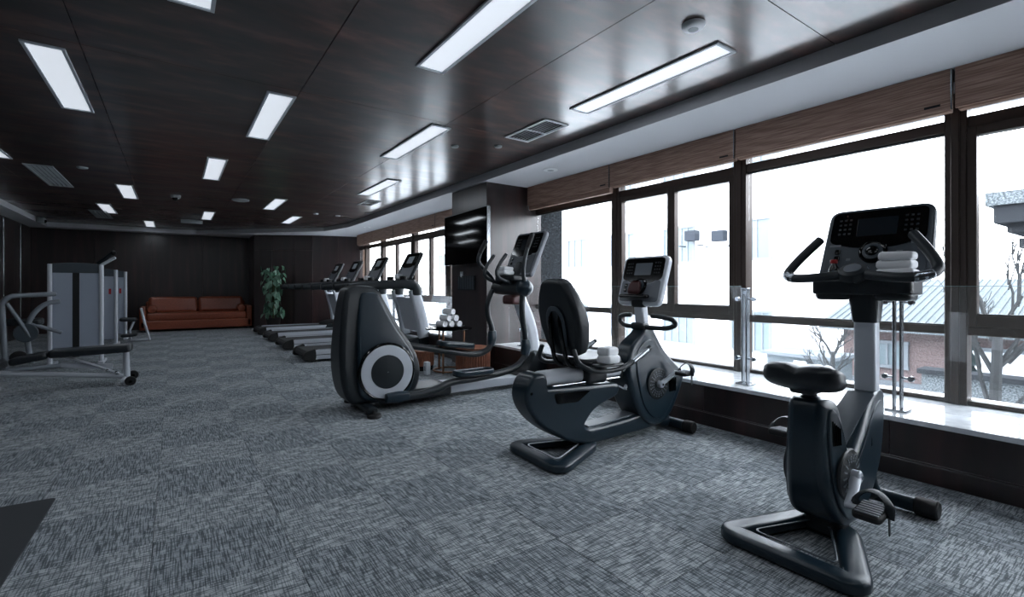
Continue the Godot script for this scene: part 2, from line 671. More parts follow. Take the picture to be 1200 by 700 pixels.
func build_ceiling() -> void:
	var ce := setting("ceiling", "dark glossy timber panel ceiling", "ceiling")
	bx(ce, "roof_slab", Vector3(LEFT_X - 0.4, PLENUM, BACK_Z - 0.4), Vector3(WIN_X + 0.35, PLENUM + 0.3, NEAR_Z + 0.4), M.concrete)
	var xs := [LEFT_X, -1.71, -0.47, 0.77, 2.01, 3.35]
	var zs := [NEAR_Z, 1.33, -1.275, -3.88, -6.485, -9.09, -11.7, -14.3, BACK_Z]
	for i in xs.size() - 1:
		for j in zs.size() - 1:
			# each panel less the openings of the air vents
			var rects := [Rect2(xs[i] + 0.0015, zs[j + 1] + 0.0015, xs[i + 1] - xs[i] - 0.003, zs[j] - zs[j + 1] - 0.003)]
			for v in VENTS:
				var hole := Rect2(v[0] - v[2] / 2 + 0.02, v[1] - v[3] / 2 + 0.02, v[2] - 0.04, v[3] - 0.04)
				var left := []
				for r in rects:
					if not r.intersects(hole):
						left.append(r)
						continue
					var c: Rect2 = r.intersection(hole)
					if c.position.x > r.position.x:
						left.append(Rect2(r.position.x, r.position.y, c.position.x - r.position.x, r.size.y))
					if c.end.x < r.end.x:
						left.append(Rect2(c.end.x, r.position.y, r.end.x - c.end.x, r.size.y))
					if c.position.y > r.position.y:
						left.append(Rect2(c.position.x, r.position.y, c.size.x, c.position.y - r.position.y))
					if c.end.y < r.end.y:
						left.append(Rect2(c.position.x, c.end.y, c.size.x, r.end.y - c.end.y))
				rects = left
			var m := MB.new()
			for r in rects:
				m.box(Vector3(r.position.x, CEILING, r.position.y), Vector3(r.end.x, CEILING + 0.028, r.end.y), 0.002 if rects.size() == 1 else 0.0)
			part(ce, "ceiling_panel", m, M.ceiling_wood)
	# the lower white soffit round the panels
	var so := setting("ceiling_soffit", "white painted lowered edge of the ceiling", "ceiling")
	var inner := [Vector2(3.275, NEAR_Z), Vector2(3.275, -11.25), Vector2(3.02, -12.45), Vector2(0.46, -15.0), Vector2(-2.38, -15.0), Vector2(-2.38, NEAR_Z)]
	var outer := [Vector2(WIN_X + 0.1, NEAR_Z), Vector2(WIN_X + 0.1, -11.25), Vector2(WIN_X + 0.1, BACK_Z), Vector2(0.46, BACK_Z), Vector2(LEFT_X, BACK_Z), Vector2(LEFT_X, NEAR_Z)]
	var m2 := MB.new()
	for k in 5:
		var rings := []
		for y in [SOFFIT, CEILING + 0.05]:
			rings.append(PackedVector3Array([Vector3(inner[k].x, y, inner[k].y), Vector3(inner[k + 1].x, y, inner[k + 1].y), Vector3(outer[k + 1].x, y, outer[k + 1].y), Vector3(outer[k].x, y, outer[k].y)]))
		m2.loft(rings)
	part(so, "soffit", m2, M.white_paint, "", 5.0)

# ---------------------------------------------------------------- walls
func wall_panels(parent: Node3D, a: Vector2, b: Vector2, y0: float, y1: float, n: int, m: Material, joint := 0.003, thick := 0.02) -> void:
	# n upright panels along the foot line from a to b, facing the left of the way from a to b
	var dirv := (b - a).normalized()
	var w := a.distance_to(b) / n
	for k in n:
		var mb := MB.new()
		mb.box(Vector3(joint / 2, y0, 0), Vector3(w - joint / 2, y1, thick), 0.0015)
		var o := part(parent, "wood_panel", mb, m)
		o.position = Vector3(a.x + dirv.x * w * k, 0, a.y + dirv.y * w * k)
		o.rotation.y = -atan2(dirv.y, dirv.x)

func wall_core(parent: Node3D, poly: Array, y0: float, y1: float, m: Material, called := "core") -> void:
	var rings := []
	for y in [y0, y1]:
		var r := PackedVector3Array()
		for p in poly:
			r.append(Vector3(p.x, y, p.y))
		rings.append(r)
	var mb := MB.new()
	mb.loft(rings)
	part(parent, called, mb, m, "", 5.0)

func build_walls() -> void:
	var top := PLENUM
	# left wall with two bright metal joint strips
	var wl := setting("wall_left", "dark wood panelled wall with two metal joint strips", "wall")
	bx(wl, "core", Vector3(LEFT_X - 0.3, 0, BACK_Z - 0.3), Vector3(LEFT_X - 0.018, top, NEAR_Z + 0.3), M.concrete)
	wall_panels(wl, Vector2(LEFT_X - 0.02, NEAR_Z), Vector2(LEFT_X - 0.02, BACK_Z), 0.0, top, 13, M.dark_wood)
	for z in [-13.27, -14.53]:
		bx(wl, "metal_strip", Vector3(LEFT_X, 0.0, z - 0.025), Vector3(LEFT_X + 0.012, SOFFIT, z + 0.025), M.steel, 0.003)
	# sofa wall
	var wb := setting("wall_back", "dark wood panelled wall behind the sofa", "wall")
	bx(wb, "core", Vector3(LEFT_X - 0.3, 0, BACK_Z - 0.3), Vector3(1.9, top, BACK_Z - 0.018), M.core_board)
	wall_panels(wb, Vector2(LEFT_X, BACK_Z - 0.02), Vector2(1.72, BACK_Z - 0.02), 0.0, top, 4, M.dark_wood)
	# the block right of the sofa, slanting towards the windows, with a flush door
	var wc := setting("wall_corner", "dark wood wall block with flush door right of the sofa", "wall")
	var p0 := Vector2(1.71, -14.32)
	var p1 := Vector2(3.02, -13.62)
	var p2 := Vector2(WIN_X + 0.1, -13.25)
	wall_core(wc, [p0 + Vector2(0.02, -0.02), p1 + Vector2(0.01, -0.02), p2 + Vector2(0.0, -0.02), Vector2(WIN_X + 0.3, -13.3), Vector2(WIN_X + 0.3, BACK_Z - 0.3), Vector2(1.73, BACK_Z - 0.3)], 0.0, top, M.core_board)
	wall_panels(wc, Vector2(1.73, BACK_Z), Vector2(1.73, p0.y + 0.0), 0.0, top, 1, M.dark_wood)
	wall_panels(wc, p0 + Vector2(0.01, -0.018), p1 + Vector2(0.0, -0.018), 2.06, top, 3, M.dark_wood)
	wall_panels(wc, p0 + Vector2(0.01, -0.018), p0.lerp(p1, 0.30) + Vector2(0.01, -0.018), 0.0, 2.057, 1, M.dark_wood)
	wall_panels(wc, p0.lerp(p1, 0.68) + Vector2(0.0, -0.018), p1 + Vector2(0.0, -0.018), 0.0, 2.057, 1, M.dark_wood)
	wall_panels(wc, p1 + Vector2(0.0, -0.018), p2 + Vector2(0.0, -0.018), 0.0, top, 2, M.dark_wood)
	var dr := setting("door_1", "flush dark wood door in the slanting wall", "door")
	wall_panels(dr, p0.lerp(p1, 0.30) + Vector2(0.006, -0.024), p0.lerp(p1, 0.68) + Vector2(0.0, -0.024), 0.004, 2.05, 1, M.dark_wood, 0.012)
	# wall behind the camera
	var wn := setting("wall_near", "dark wood wall behind the camera", "wall")
	bx(wn, "core", Vector3(LEFT_X - 0.3, 0, NEAR_Z + 0.018), Vector3(WIN_X + 0.3, top, NEAR_Z + 0.3), M.concrete)
	wall_panels(wn, Vector2(WIN_X + 0.1, NEAR_Z + 0.02), Vector2(LEFT_X, NEAR_Z + 0.02), 0.0, top, 6, M.dark_wood)
	# low wall under the windows: wood front with base board, stone sill on top
	var wr := setting("wall_right", "low dark wood wall under the windows", "wall")
	bx(wr, "core", Vector3(WALL_X + 0.02, 0, -13.3), Vector3(WIN_X + 0.30, SILL_Y - 0.03, NEAR_Z), M.core_board)
	bx(wr, "outer_wall", Vector3(WIN_X + 0.05, -3.2, -15.5), Vector3(WIN_X + 0.30, SILL_Y - 0.03, NEAR_Z + 0.3), M.render_white)
	var z := NEAR_Z
	while z > -13.3:
		var z1 := maxf(z - 1.22, -13.3)
		bx(wr, "wood_panel", Vector3(WALL_X, 0.105, z1 + 0.0015), Vector3(WALL_X + 0.025, SILL_Y - 0.031, z - 0.0015), M.dark_wood, 0.0015)
		z = z1
	var bb := setting("baseboard_right", "dark wood base board of the low wall", "baseboard")
	bx(bb, "board", Vector3(WALL_X - 0.012, 0.0, -13.3), Vector3(WALL_X + 0.02, 0.102, NEAR_Z), M.dark_wood, 0.004)
	bx(bb, "moulding", Vector3(WALL_X - 0.006, 0.1025, -13.3), Vector3(WALL_X + 0.02, 0.112, NEAR_Z), M.dark_wood, 0.003)
	var sl := setting("window_sill", "polished pale stone sill under the windows", "sill")
	z = NEAR_Z
	for z1 in [0.52, -2.36, -5.3, -8.6, -13.3]:
		bx(sl, "stone_slab", Vector3(WALL_X - 0.012, SILL_Y - 0.03, z1 + 0.001), Vector3(WIN_X + 0.06, SILL_Y, z - 0.001), M.sill_stone, 0.003)
		z = z1
	bx(sl, "outer_ledge", Vector3(WIN_X + 0.06, SILL_Y - 0.08, -13.3), Vector3(WIN_X + 0.42, SILL_Y - 0.02, NEAR_Z), M.render_white)
	# head wall above the windows
	var wh := setting("wall_head", "wall above the windows behind the blinds", "wall")
	bx(wh, "lintel", Vector3(WIN_X - 0.04, 2.34, -13.3), Vector3(WIN_X + 0.30, top, NEAR_Z), M.white_paint)
	bx(wh, "lintel_soffit", Vector3(WIN_X + 0.09, 2.30, -13.3), Vector3(WIN_X + 0.3, 2.345, NEAR_Z), M.white_paint)
	# column with the television
	var col := setting("wall_column", "dark wood clad column between the window groups", "column")
	var cx := 3.325
	wall_core(col, [Vector2(cx + 0.02, -5.36), Vector2(WIN_X + 0.08, -5.36), Vector2(WIN_X + 0.08, -6.28), Vector2(cx + 0.02, -6.28)], 0.0, top, M.core_board)
	wall_panels(col, Vector2(cx, -5.362), Vector2(WIN_X + 0.08, -5.362), 0.0, SOFFIT + 0.02, 1, M.dark_wood)
	wall_panels(col, Vector2(cx + 0.02, -6.30), Vector2(cx + 0.02, -5.34), 0.0, SOFFIT + 0.02, 1, M.dark_wood)
	wall_panels(col, Vector2(WIN_X + 0.08, -6.278), Vector2(cx, -6.278), 0.0, SOFFIT + 0.02, 1, M.dark_wood)

# ---------------------------------------------------------------- windows
func pane(parent: Node3D, y0: float, y1: float, z0: float, z1: float) -> void:
	bx(parent, "pane", Vector3(WIN_X + 0.02, y0, z0), Vector3(WIN_X + 0.026, y1, z1), M.window_glass)

func window_bay(n: int, z0: float, z1: float, sash: Array, label: String) -> void:
	# z0 is the far side, z1 the near side (clear opening between the posts)
	var w := setting("window_%d" % n, label, "window")
	var f: Material = M.frame_brown
	var x0 := WIN_X - 0.02
	var x1 := WIN_X + 0.065
	bx(w, "top_rail", Vector3(x0, 2.27, z0), Vector3(x1, 2.34, z1), f, 0.004)
	bx(w, "upper_transom", Vector3(x0, 2.105, z0), Vector3(x1, 2.18, z1), f, 0.004)
	bx(w, "lower_transom", Vector3(x0, 0.79, z0), Vector3(x1, 0.845, z1), f, 0.004)
	bx(w, "bottom_rail", Vector3(x0, SILL_Y + 0.001, z0), Vector3(x1, SILL_Y + 0.03, z1), f, 0.004)
	pane(w, 2.18, 2.27, z0, z1)
	pane(w, SILL_Y + 0.03, 0.79, z0, z1)
	var y0 := 0.845
	var y1 := 2.105
	if sash.is_empty():
		pane(w, y0, y1, z0, z1)
		bx(w, "gasket", Vector3(x0 + 0.012, y1 - 0.012, z0), Vector3(x0 + 0.05, y1, z1), M.gasket)
		bx(w, "gasket", Vector3(x0 + 0.012, y0, z0), Vector3(x0 + 0.05, y0 + 0.008, z1), M.gasket)
	else:
		var a := z0
		for b in sash + [z1]:
			var s := Node3D.new()
			s.name = "sash"
			w.add_child(s, true)
			for r in [["stile", y0, y1, a, a + 0.045], ["stile", y0, y1, b - 0.045, b], ["rail", y0, y0 + 0.075, a + 0.045, b - 0.045], ["rail", y1 - 0.055, y1, a + 0.045, b - 0.045]]:
				bx(s, r[0], Vector3(x0 - 0.012, r[1], r[3]), Vector3(x1 - 0.03, r[2], r[4]), f, 0.003)
			bx(s, "gasket", Vector3(x0, y0 + 0.075, a + 0.045), Vector3(x0 + 0.03, y0 + 0.083, b - 0.045), M.gasket)
			bx(s, "pane", Vector3(WIN_X + 0.005, y0 + 0.07, a + 0.04), Vector3(WIN_X + 0.011, y1 - 0.05, b - 0.04), M.window_glass)
			a = b

func post(z0: float, z1: float) -> void:
	var w := setting("trim", "", "")
	bx(w, "mullion_post", Vector3(WIN_X - 0.035, SILL_Y, z0), Vector3(WIN_X + 0.08, 2.36, z1), M.frame_brown, 0.005)
	bx(w, "cover_strip", Vector3(WIN_X - 0.047, SILL_Y + 0.001, lerpf(z0, z1, 0.30)), Vector3(WIN_X - 0.034, 2.34, lerpf(z0, z1, 0.70)), M.frame_brown, 0.004)
	w.set_meta("label", "brown metal window post")
	w.set_meta("category", "trim")

func build_windows() -> void:
	# near group, from the column towards and past the camera
	var posts := [[-3.90, -3.79], [-2.42, -2.305], [-0.97, -0.86], [0.52, 0.63], [1.98, 2.09]]
	var edge := -5.34
	var n := 1
	for k in posts.size() + 1:
		var near: float = posts[k][0] if k < posts.size() else NEAR_Z
		var sash := []
		if k == 1: sash = [-3.09]
		if k == 3: sash = [-0.17]
		window_bay(n, edge, near, sash, "brown framed window, bay %d counted from the column" % n)
		n += 1
		if k < posts.size():
			post(posts[k][0], posts[k][1])
			edge = posts[k][1]
	# far group beyond the column
	var fposts := [[-12.68, -12.60], [-11.50, -11.40], [-9.62, -9.50], [-8.02, -7.90]]
	edge = -13.24
	for k in fposts.size() + 1:
		var near: float = fposts[k][0] if k < fposts.size() else -6.30
		var sash := []
		if k == 2: sash = [-10.5]
		if k == 3: sash = [-8.72]
		if k == 4: sash = [-7.1]
		window_bay(n, edge, near, sash, "brown framed window beyond the column, bay %d from it" % (5 - k))
		n += 1
		if k < fposts.size():
			post(fposts[k][0], fposts[k][1])
			edge = fposts[k][1]

# ---------------------------------------------------------------- outside
func house_window(parent: Node3D, x: float, y: float, z: float, w: float, h: float, bars: int, glass: Material) -> void:
	# a window on a front that looks towards -x
	var f := MB.new()
	for s in [-1, 1]:
		f.box(Vector3(x - 0.05, y - h / 2, z + s * w / 2 - 0.04), Vector3(x + 0.05, y + h / 2, z + s * w / 2 + 0.04))
		f.box(Vector3(x - 0.06, y + s * h / 2 - 0.04, z - w / 2 - 0.06), Vector3(x + 0.05, y + s * h / 2 + 0.04, z + w / 2 + 0.06))
	for k in bars:
		var zz := z - w / 2 + w * (k + 1) / (bars + 1)
		f.box(Vector3(x - 0.045, y - h / 2, zz - 0.025), Vector3(x + 0.04, y + h / 2, zz + 0.025))
	var o := part(parent, "window", f, M.pale_frame)
	bx(o, "pane", Vector3(x - 0.012, y - h / 2 + 0.02, z - w / 2 + 0.02), Vector3(x + 0.01, y + h / 2 - 0.02, z + w / 2 - 0.02), glass)

func tree(at: Vector3, h: float, seed_: int, label: String, mate: Material, spread := 1.0) -> void:
	var o := thing("bare_tree", label, "tree", at, 0.0, "bare trees outside the windows")
	var rng := RandomNumberGenerator.new()
	rng.seed = seed_
	var trunk := MB.new()
	var tw := MB.new()
	trunk.tube([Vector3.ZERO, Vector3(0.05, h * 0.3, 0), Vector3(-0.04, h * 0.6, 0.05)], [0.07, 0.055, 0.04], 7)
	var stack := []
	for k in 7:
		stack.append([Vector3(0, h * rng.randf_range(0.3, 0.6), 0), Vector3(rng.randf_range(-1, 1) * spread, rng.randf_range(0.6, 1.4), rng.randf_range(-1, 1) * spread).normalized(), h * 0.2, 0.026, 0])
	while stack.size():
		var b = stack.pop_back()
		var p: Vector3 = b[0]
		var q: Vector3 = p + b[1] * b[2]
		var mid: Vector3 = (p + q) / 2 + Vector3(rng.randf_range(-1, 1), rng.randf_range(-1, 1), rng.randf_range(-1, 1)) * b[2] * 0.08
		tw.tube([p, mid, q], [b[3], b[3] * 0.8, b[3] * 0.6], 5)
		if b[4] < 3:
			for k in 3:
				stack.append([p.lerp(q, rng.randf_range(0.5, 1.0)), (b[1] + Vector3(rng.randf_range(-1, 1) * spread, rng.randf_range(-0.5, 0.9), rng.randf_range(-1, 1) * spread) * 0.8).normalized(), b[2] * rng.randf_range(0.5, 0.75), b[3] * 0.55, b[4] + 1])
	part(o, "trunk", trunk, mate)
	part(o, "branches", tw, mate)

func build_outside() -> void:
	var gy := -1.75
	var g := setting("ground", "pale snowy ground outside", "ground")
	bx(g, "paved_yard", Vector3(WIN_X + 0.3, gy - 0.4, -60), Vector3(9.6, gy, 40), M.paving)
	bx(g, "snow_field", Vector3(9.6, gy - 0.4, -60), Vector3(60, gy + 0.02, 40), M.snow)
	# white apartment block straight across
	var a := thing("apartment_block", "white rendered apartment block seen through the windows", "building", Vector3(16, gy, -16))
	bx(a, "wall", Vector3(0, 0, -17), Vector3(9, 17, 8.0), M.render_white)
	bx(a, "string_course", Vector3(-0.06, 6.2, -17), Vector3(0, 6.4, 8.0), M.render_white)
	bx(a, "string_course", Vector3(-0.06, 9.4, -17), Vector3(0, 9.6, 8.0), M.render_white)
	for fl in 4:
		for k in 9:
			house_window(a, 0.0, 1.35 + fl * 3.1, -15.6 + k * 2.85, 1.35, 1.35, 2 + (k + fl) % 3, M.pale_glass)
	for p in [[4.75, 5.05], [4.65, 6.15], [7.9, -2.2]]:
		var m := MB.new()
		m.rbox(Vector3(-0.16, p[0], p[1]), Vector3(0.30, 0.38, 0.46), 0.03)
		m.box(Vector3(-0.40, p[0] - 0.40, p[1] - 0.4), Vector3(0.0, p[0] - 0.36, p[1] - 0.36))
		m.box(Vector3(-0.40, p[0] - 0.40, p[1] + 0.36), Vector3(0.0, p[0] - 0.36, p[1] + 0.4))
		part(a, "air_conditioner", m, M.ac_unit)
	# old brick house with a tiled roof
	var b := thing("brick_house", "old pale brick house with grey tiled roof beside the white block", "building", Vector3(15.0, gy, -2.65))
	bx(b, "wall", Vector3(0, 0, -3.0), Vector3(7, 1.85, 3.6), M.pale_brick)
	var rf := MB.new()
	rf.xf = Transform3D(Basis.IDENTITY, Vector3(0, 0, -3.4))
	rf.extr(PackedVector2Array([Vector2(-0.5, 1.72), Vector2(3.5, 2.92), Vector2(7.5, 1.72), Vector2(7.5, 1.85), Vector2(3.5, 3.05), Vector2(-0.5, 1.85)]), 0.0, 7.4)
	var ro := part(b, "roof", rf, M.roof_tile, "", 20.0)
	for k in 46:
		var r := MB.new()
		r.tube([Vector3(-0.5, 1.87, -3.3 + k * 0.16), Vector3(3.5, 3.065, -3.3 + k * 0.16)], 0.03, 5)
		part(ro, "tile_row", r, M.roof_tile)
	house_window(b, -0.02, 1.12, -2.0, 0.8, 0.62, 1, M.pale_glass)
	house_window(b, -0.02, 1.12, 0.0, 1.0, 0.62, 1, M.render_white)
	house_window(b, -0.02, 1.12, 2.0, 0.7, 0.62, 1, M.dark_pane)
	bx(b, "plinth", Vector3(-0.08, 0, -3.0), Vector3(0.0, 0.45, 3.6), M.old_plaster)
	# low outbuilding and wall left of it
	var lo := thing("garden_shed", "low grey shed left of the brick house", "building", Vector3(13.1, gy, -5.95))
	bx(lo, "wall", Vector3(0, 0, -0.8), Vector3(1.1, 1.05, 0.8), M.roof_tile)
	bx(lo, "door", Vector3(-0.04, 0, -0.1), Vector3(0, 0.95, 0.2), M.render_white)
	var lr := MB.new()
	lr.box(Vector3(-0.15, 1.05, -0.9), Vector3(1.2, 1.13, 0.9))
	part(lo, "roof", lr, M.old_plaster)
	var tp := thing("blue_tarpaulin", "pale blue tarpaulin on the ground before the brick house", "tarpaulin", Vector3(13.4, gy, -3.0))
	var tm := MB.new()
	tm.rbox(Vector3(0, 0.06, 0), Vector3(1.5, 0.12, 4.2), 0.05)
	part(tp, "sheet", tm, M.tarp_blue)
	# timber eaves of the old house close by on the right
	var e := thing("timber_eaves_house", "old house with stacked timber eaves close to the last window", "building", Vector3(9.0, gy - 0.04, 0.30))
	bx(e, "wall", Vector3(0.9, 0, -1.0), Vector3(5, 3.4, 3.0), M.old_plaster)
	bx(e, "roof", Vector3(-0.25, 3.95, -1.95), Vector3(5.4, 4.12, 3.6), M.roof_tile)
	bx(e, "fascia", Vector3(-0.2, 3.72, -1.88), Vector3(5.3, 3.95, 3.5), M.old_timber)
	for k in 5:
		bx(e, "bracket", Vector3(-0.05 + k * 0.13, 3.60 - k * 0.20, -1.78 + k * 0.09), Vector3(4.5, 3.72 - k * 0.20, 2.5), M.old_timber)
	bx(e, "timber_post", Vector3(0.50, 0, -1.32), Vector3(0.72, 2.9, -1.12), M.old_timber)
	bx(e, "timber_post", Vector3(0.50, 0, 0.6), Vector3(0.72, 2.9, 0.82), M.old_timber)
	house_window(e, 0.88, 2.35, -0.45, 0.6, 0.8, 1, M.dark_pane)
	house_window(e, 0.88, 1.2, -0.45, 0.6, 0.8, 1, M.dark_pane)
	# sign box on a stand and low garden walls
	var s := thing("sign_box", "white standing sign box with dark frame outside the last window", "sign", Vector3(8.2, gy, -0.98))
	bx(s, "frame", Vector3(0, 0.95, -0.14), Vector3(0.12, 1.75, 0.14), M.old_timber, 0.01)
	bx(s, "panel", Vector3(-0.01, 1.0, -0.10), Vector3(0.0, 1.70, 0.10), M.snow)
	bx(s, "post", Vector3(0.03, 0, -0.03), Vector3(0.09, 0.95, 0.03), M.old_timber)
	var gw := thing("garden_wall", "grey brick garden wall below the last window", "wall", Vector3(10.6, gy, -2.4))
	bx(gw, "wall", Vector3(0, 0, -0.4), Vector3(0.3, 1.35, 0.95), M.roof_tile)
	bx(gw, "coping", Vector3(-0.06, 1.35, -0.45), Vector3(0.36, 1.43, 1.0), M.old_timber)
	# granite pier on this building's own front, beside the column
	var gp := thing("granite_pier", "speckled grey granite pier just outside the first window", "pier", Vector3(WIN_X + 0.085, gy, -5.80))
	bx(gp, "pier", Vector3(0, 0, -0.46), Vector3(0.42, 9.0, 0.42), M.granite)
	# trees
	tree(Vector3(7.2, gy, -1.30), 4.1, 5, "bare grey tree in front of the timber eaves house", M.bark, 0.55)
	tree(Vector3(11.6, gy, -4.6), 2.4, 8, "bare grey tree before the brick house roof", M.bark, 0.7)
	var c := thing("small_conifer", "small pointed conifer beyond the last window", "tree", Vector3(11.9, gy, -2.55))
	var cm := MB.new()
	for k in 7:
		var y := 0.35 + k * 0.27
		cm.lathe([Vector2(0.5 - k * 0.06, y), Vector2(0.28 - k * 0.035, y + 0.2), Vector2(0.10, y + 0.45)], Vector3.ZERO, Vector3.UP, 9)
	part(c, "foliage", cm, M.conifer, "", 10.0)
	var ct := MB.new()
	ct.cyl(Vector3.ZERO, Vector3(0, 1.5, 0), 0.07, 8)
	part(c, "trunk", ct, M.bark)

# ---------------------------------------------------------------- ceiling lights
func build_lights() -> void:
	var w := 0.165
	var l := 1.28
	var f := MB.new()
	# frame: four bars, mitred look
	f.box(Vector3(-w / 2 - 0.02, -0.012, -l / 2 - 0.02), Vector3(-w / 2, 0.001, l / 2 + 0.02), 0.002)
	f.box(Vector3(w / 2, -0.012, -l / 2 - 0.02), Vector3(w / 2 + 0.02, 0.001, l / 2 + 0.02), 0.002)
	f.box(Vector3(-w / 2, -0.012, -l / 2 - 0.02), Vector3(w / 2, 0.001, -l / 2), 0.002)
	f.box(Vector3(-w / 2, -0.012, l / 2), Vector3(w / 2, 0.001, l / 2 + 0.02), 0.002)
	var fm := f.mesh()
	var d := MB.new()
	d.box(Vector3(-w / 2, -0.004, -l / 2), Vector3(w / 2, 0.001, l / 2))
	var dm := d.mesh()
	var spots := [
		[-0.62, 0.34, "ceiling light above and left of the camera, outside the view"],
		[0.70, 0.34, "ceiling light above the camera, outside the view"],
		[2.05, 0.34, "ceiling light over the upright bicycle side, outside the view"],
		[-1.27, -2.35, "ceiling light over the dark mat, outside the view"],
		[0.07, -2.35, "long lit ceiling light cut off by the top edge of the view"],
		[1.405, -2.32, "long lit ceiling light in front of the dark middle ceiling panel"],
		[2.755, -2.32, "long lit ceiling light beside the round detector near the windows"],
		[-0.655, -4.66, "long lit ceiling light at the upper left of the view"],
		[0.665, -4.66, "long lit ceiling light between the left one and the window side one, second row"],
		[1.99, -4.63, "long lit ceiling light ending at the ceiling joint, window side of the second row"],
		[-1.62, -7.12, "ceiling light at the left edge of the view over the weight machines"],
		[0.40, -7.08, "lit ceiling light over the open floor, middle of the third row"],
		[2.465, -7.0, "ceiling light in the bright window reflection before the television column"],
		[-0.60, -9.5, "lit ceiling light past the long slatted vent, left of the camera dome"],
		[1.45, -9.45, "lit ceiling light over the treadmill decks"],
		[-1.04, -11.75, "lit ceiling light beside the dark slatted vent near the sofa wall"],
		[0.555, -11.75, "lit ceiling light beside the flat grey sign panel"],
		[2.085, -11.45, "lit ceiling light over the last treadmill"],
		[-0.48, -14.05, "lit ceiling light closest to the sofa wall"],
	]
	for s in spots:
		var o := thing("ceiling_light", s[2], "ceiling light", Vector3(s[0], CEILING, s[1]), 0.0, "recessed strip lights in the ceiling")
		part(o, "frame", fm, M.lamp_frame)
		part(o, "diffuser", dm, M.lamp_glow)
		var a := AreaLight3D.new()
		a.name = "lamp"
		a.area_size = Vector2(w, l)
		a.area_normalize_energy = true
		a.light_energy = LAMP_ENERGY
		a.light_color = Color(0.92, 0.96, 1.0)
		a.area_range = 20.0
		a.area_attenuation = 2.0
		a.shadow_enabled = true
		o.add_child(a)
		a.position = Vector3(0, -0.014, 0)
		a.rotation_degrees.x = -90.0

func slat_vent(called: String, at: Vector3, w: float, l: float, n: int, m: Material, across: bool, label: String) -> void:
	var o := thing(called, label, "air vent", at, 0.0, "air vents in the ceiling")
	var f := MB.new()
	var b := 0.022
	f.box(Vector3(-w / 2, -0.012, -l / 2), Vector3(-w / 2 + b, 0.0, l / 2), 0.002)
	f.box(Vector3(w / 2 - b, -0.012, -l / 2), Vector3(w / 2, 0.0, l / 2), 0.002)
	f.box(Vector3(-w / 2 + b, -0.012, -l / 2), Vector3(w / 2 - b, 0.0, -l / 2 + b), 0.002)
	f.box(Vector3(-w / 2 + b, -0.012, l / 2 - b), Vector3(w / 2 - b, 0.0, l / 2), 0.002)
	part(o, "frame", f, m)
	var long := l - 2 * b
	var wide := w - 2 * b
	var s := MB.new()
	if across:
		s.xf = Transform3D(Basis(Vector3(0, 0, 1), deg_to_rad(25)), Vector3.ZERO)
		s.box(Vector3(-wide / n * 0.30, -0.0035, -long / 2), Vector3(wide / n * 0.30, 0.0, long / 2))
	else:
		s.xf = Transform3D(Basis(Vector3(1, 0, 0), deg_to_rad(25)), Vector3.ZERO)
		s.box(Vector3(-wide / 2, -0.0035, -long / n * 0.30), Vector3(wide / 2, 0.0, long / n * 0.30))
	var sm := s.mesh()
	for k in n:
		var q := part(o, "slat", sm, m)
		q.position = Vector3(-wide / 2 + wide * (k + 0.5) / n, -0.005, 0) if across else Vector3(0, -0.005, -long / 2 + long * (k + 0.5) / n)
	if across:
		bx(o, "cross_bar", Vector3(-wide / 2, -0.012, -0.012), Vector3(wide / 2, -0.007, 0.012), m)

func round_fitting(called: String, label: String, cat: String, at: Vector3, r: float, h: float, m: Material, dome := false) -> void:
	var o := thing(called, label, cat, at)
	var b := MB.new()
	b.lathe([Vector2(r, 0.0), Vector2(r, -h * 0.35), Vector2(r * 0.93, -h * 0.6), Vector2(r * 0.75, -h * 0.62)] if dome else [Vector2(r, 0.0), Vector2(r, -h * 0.5), Vector2(r * 0.9, -h * 0.8), Vector2(r * 0.7, -h)], Vector3.ZERO, Vector3.UP, 24)
	part(o, "housing", b, m)
	if dome:
		var g := MB.new()
		var pr := []
		for k in 7:
			var a := PI / 2 * k / 6
			pr.append(Vector2(r * 0.72 * cos(a), -h * 0.55 - r * 0.72 * sin(a)))
		g.lathe(pr, Vector3.ZERO, Vector3.UP, 20)
		part(o, "dome", g, M.gloss_black)
	else:
		var c := MB.new()
		c.cyl(Vector3(0, -h - 0.002, 0), Vector3(0, -h + 0.002, 0), r * 0.45, 18, 0.001)
		part(o, "face", c, M.vent_grey)

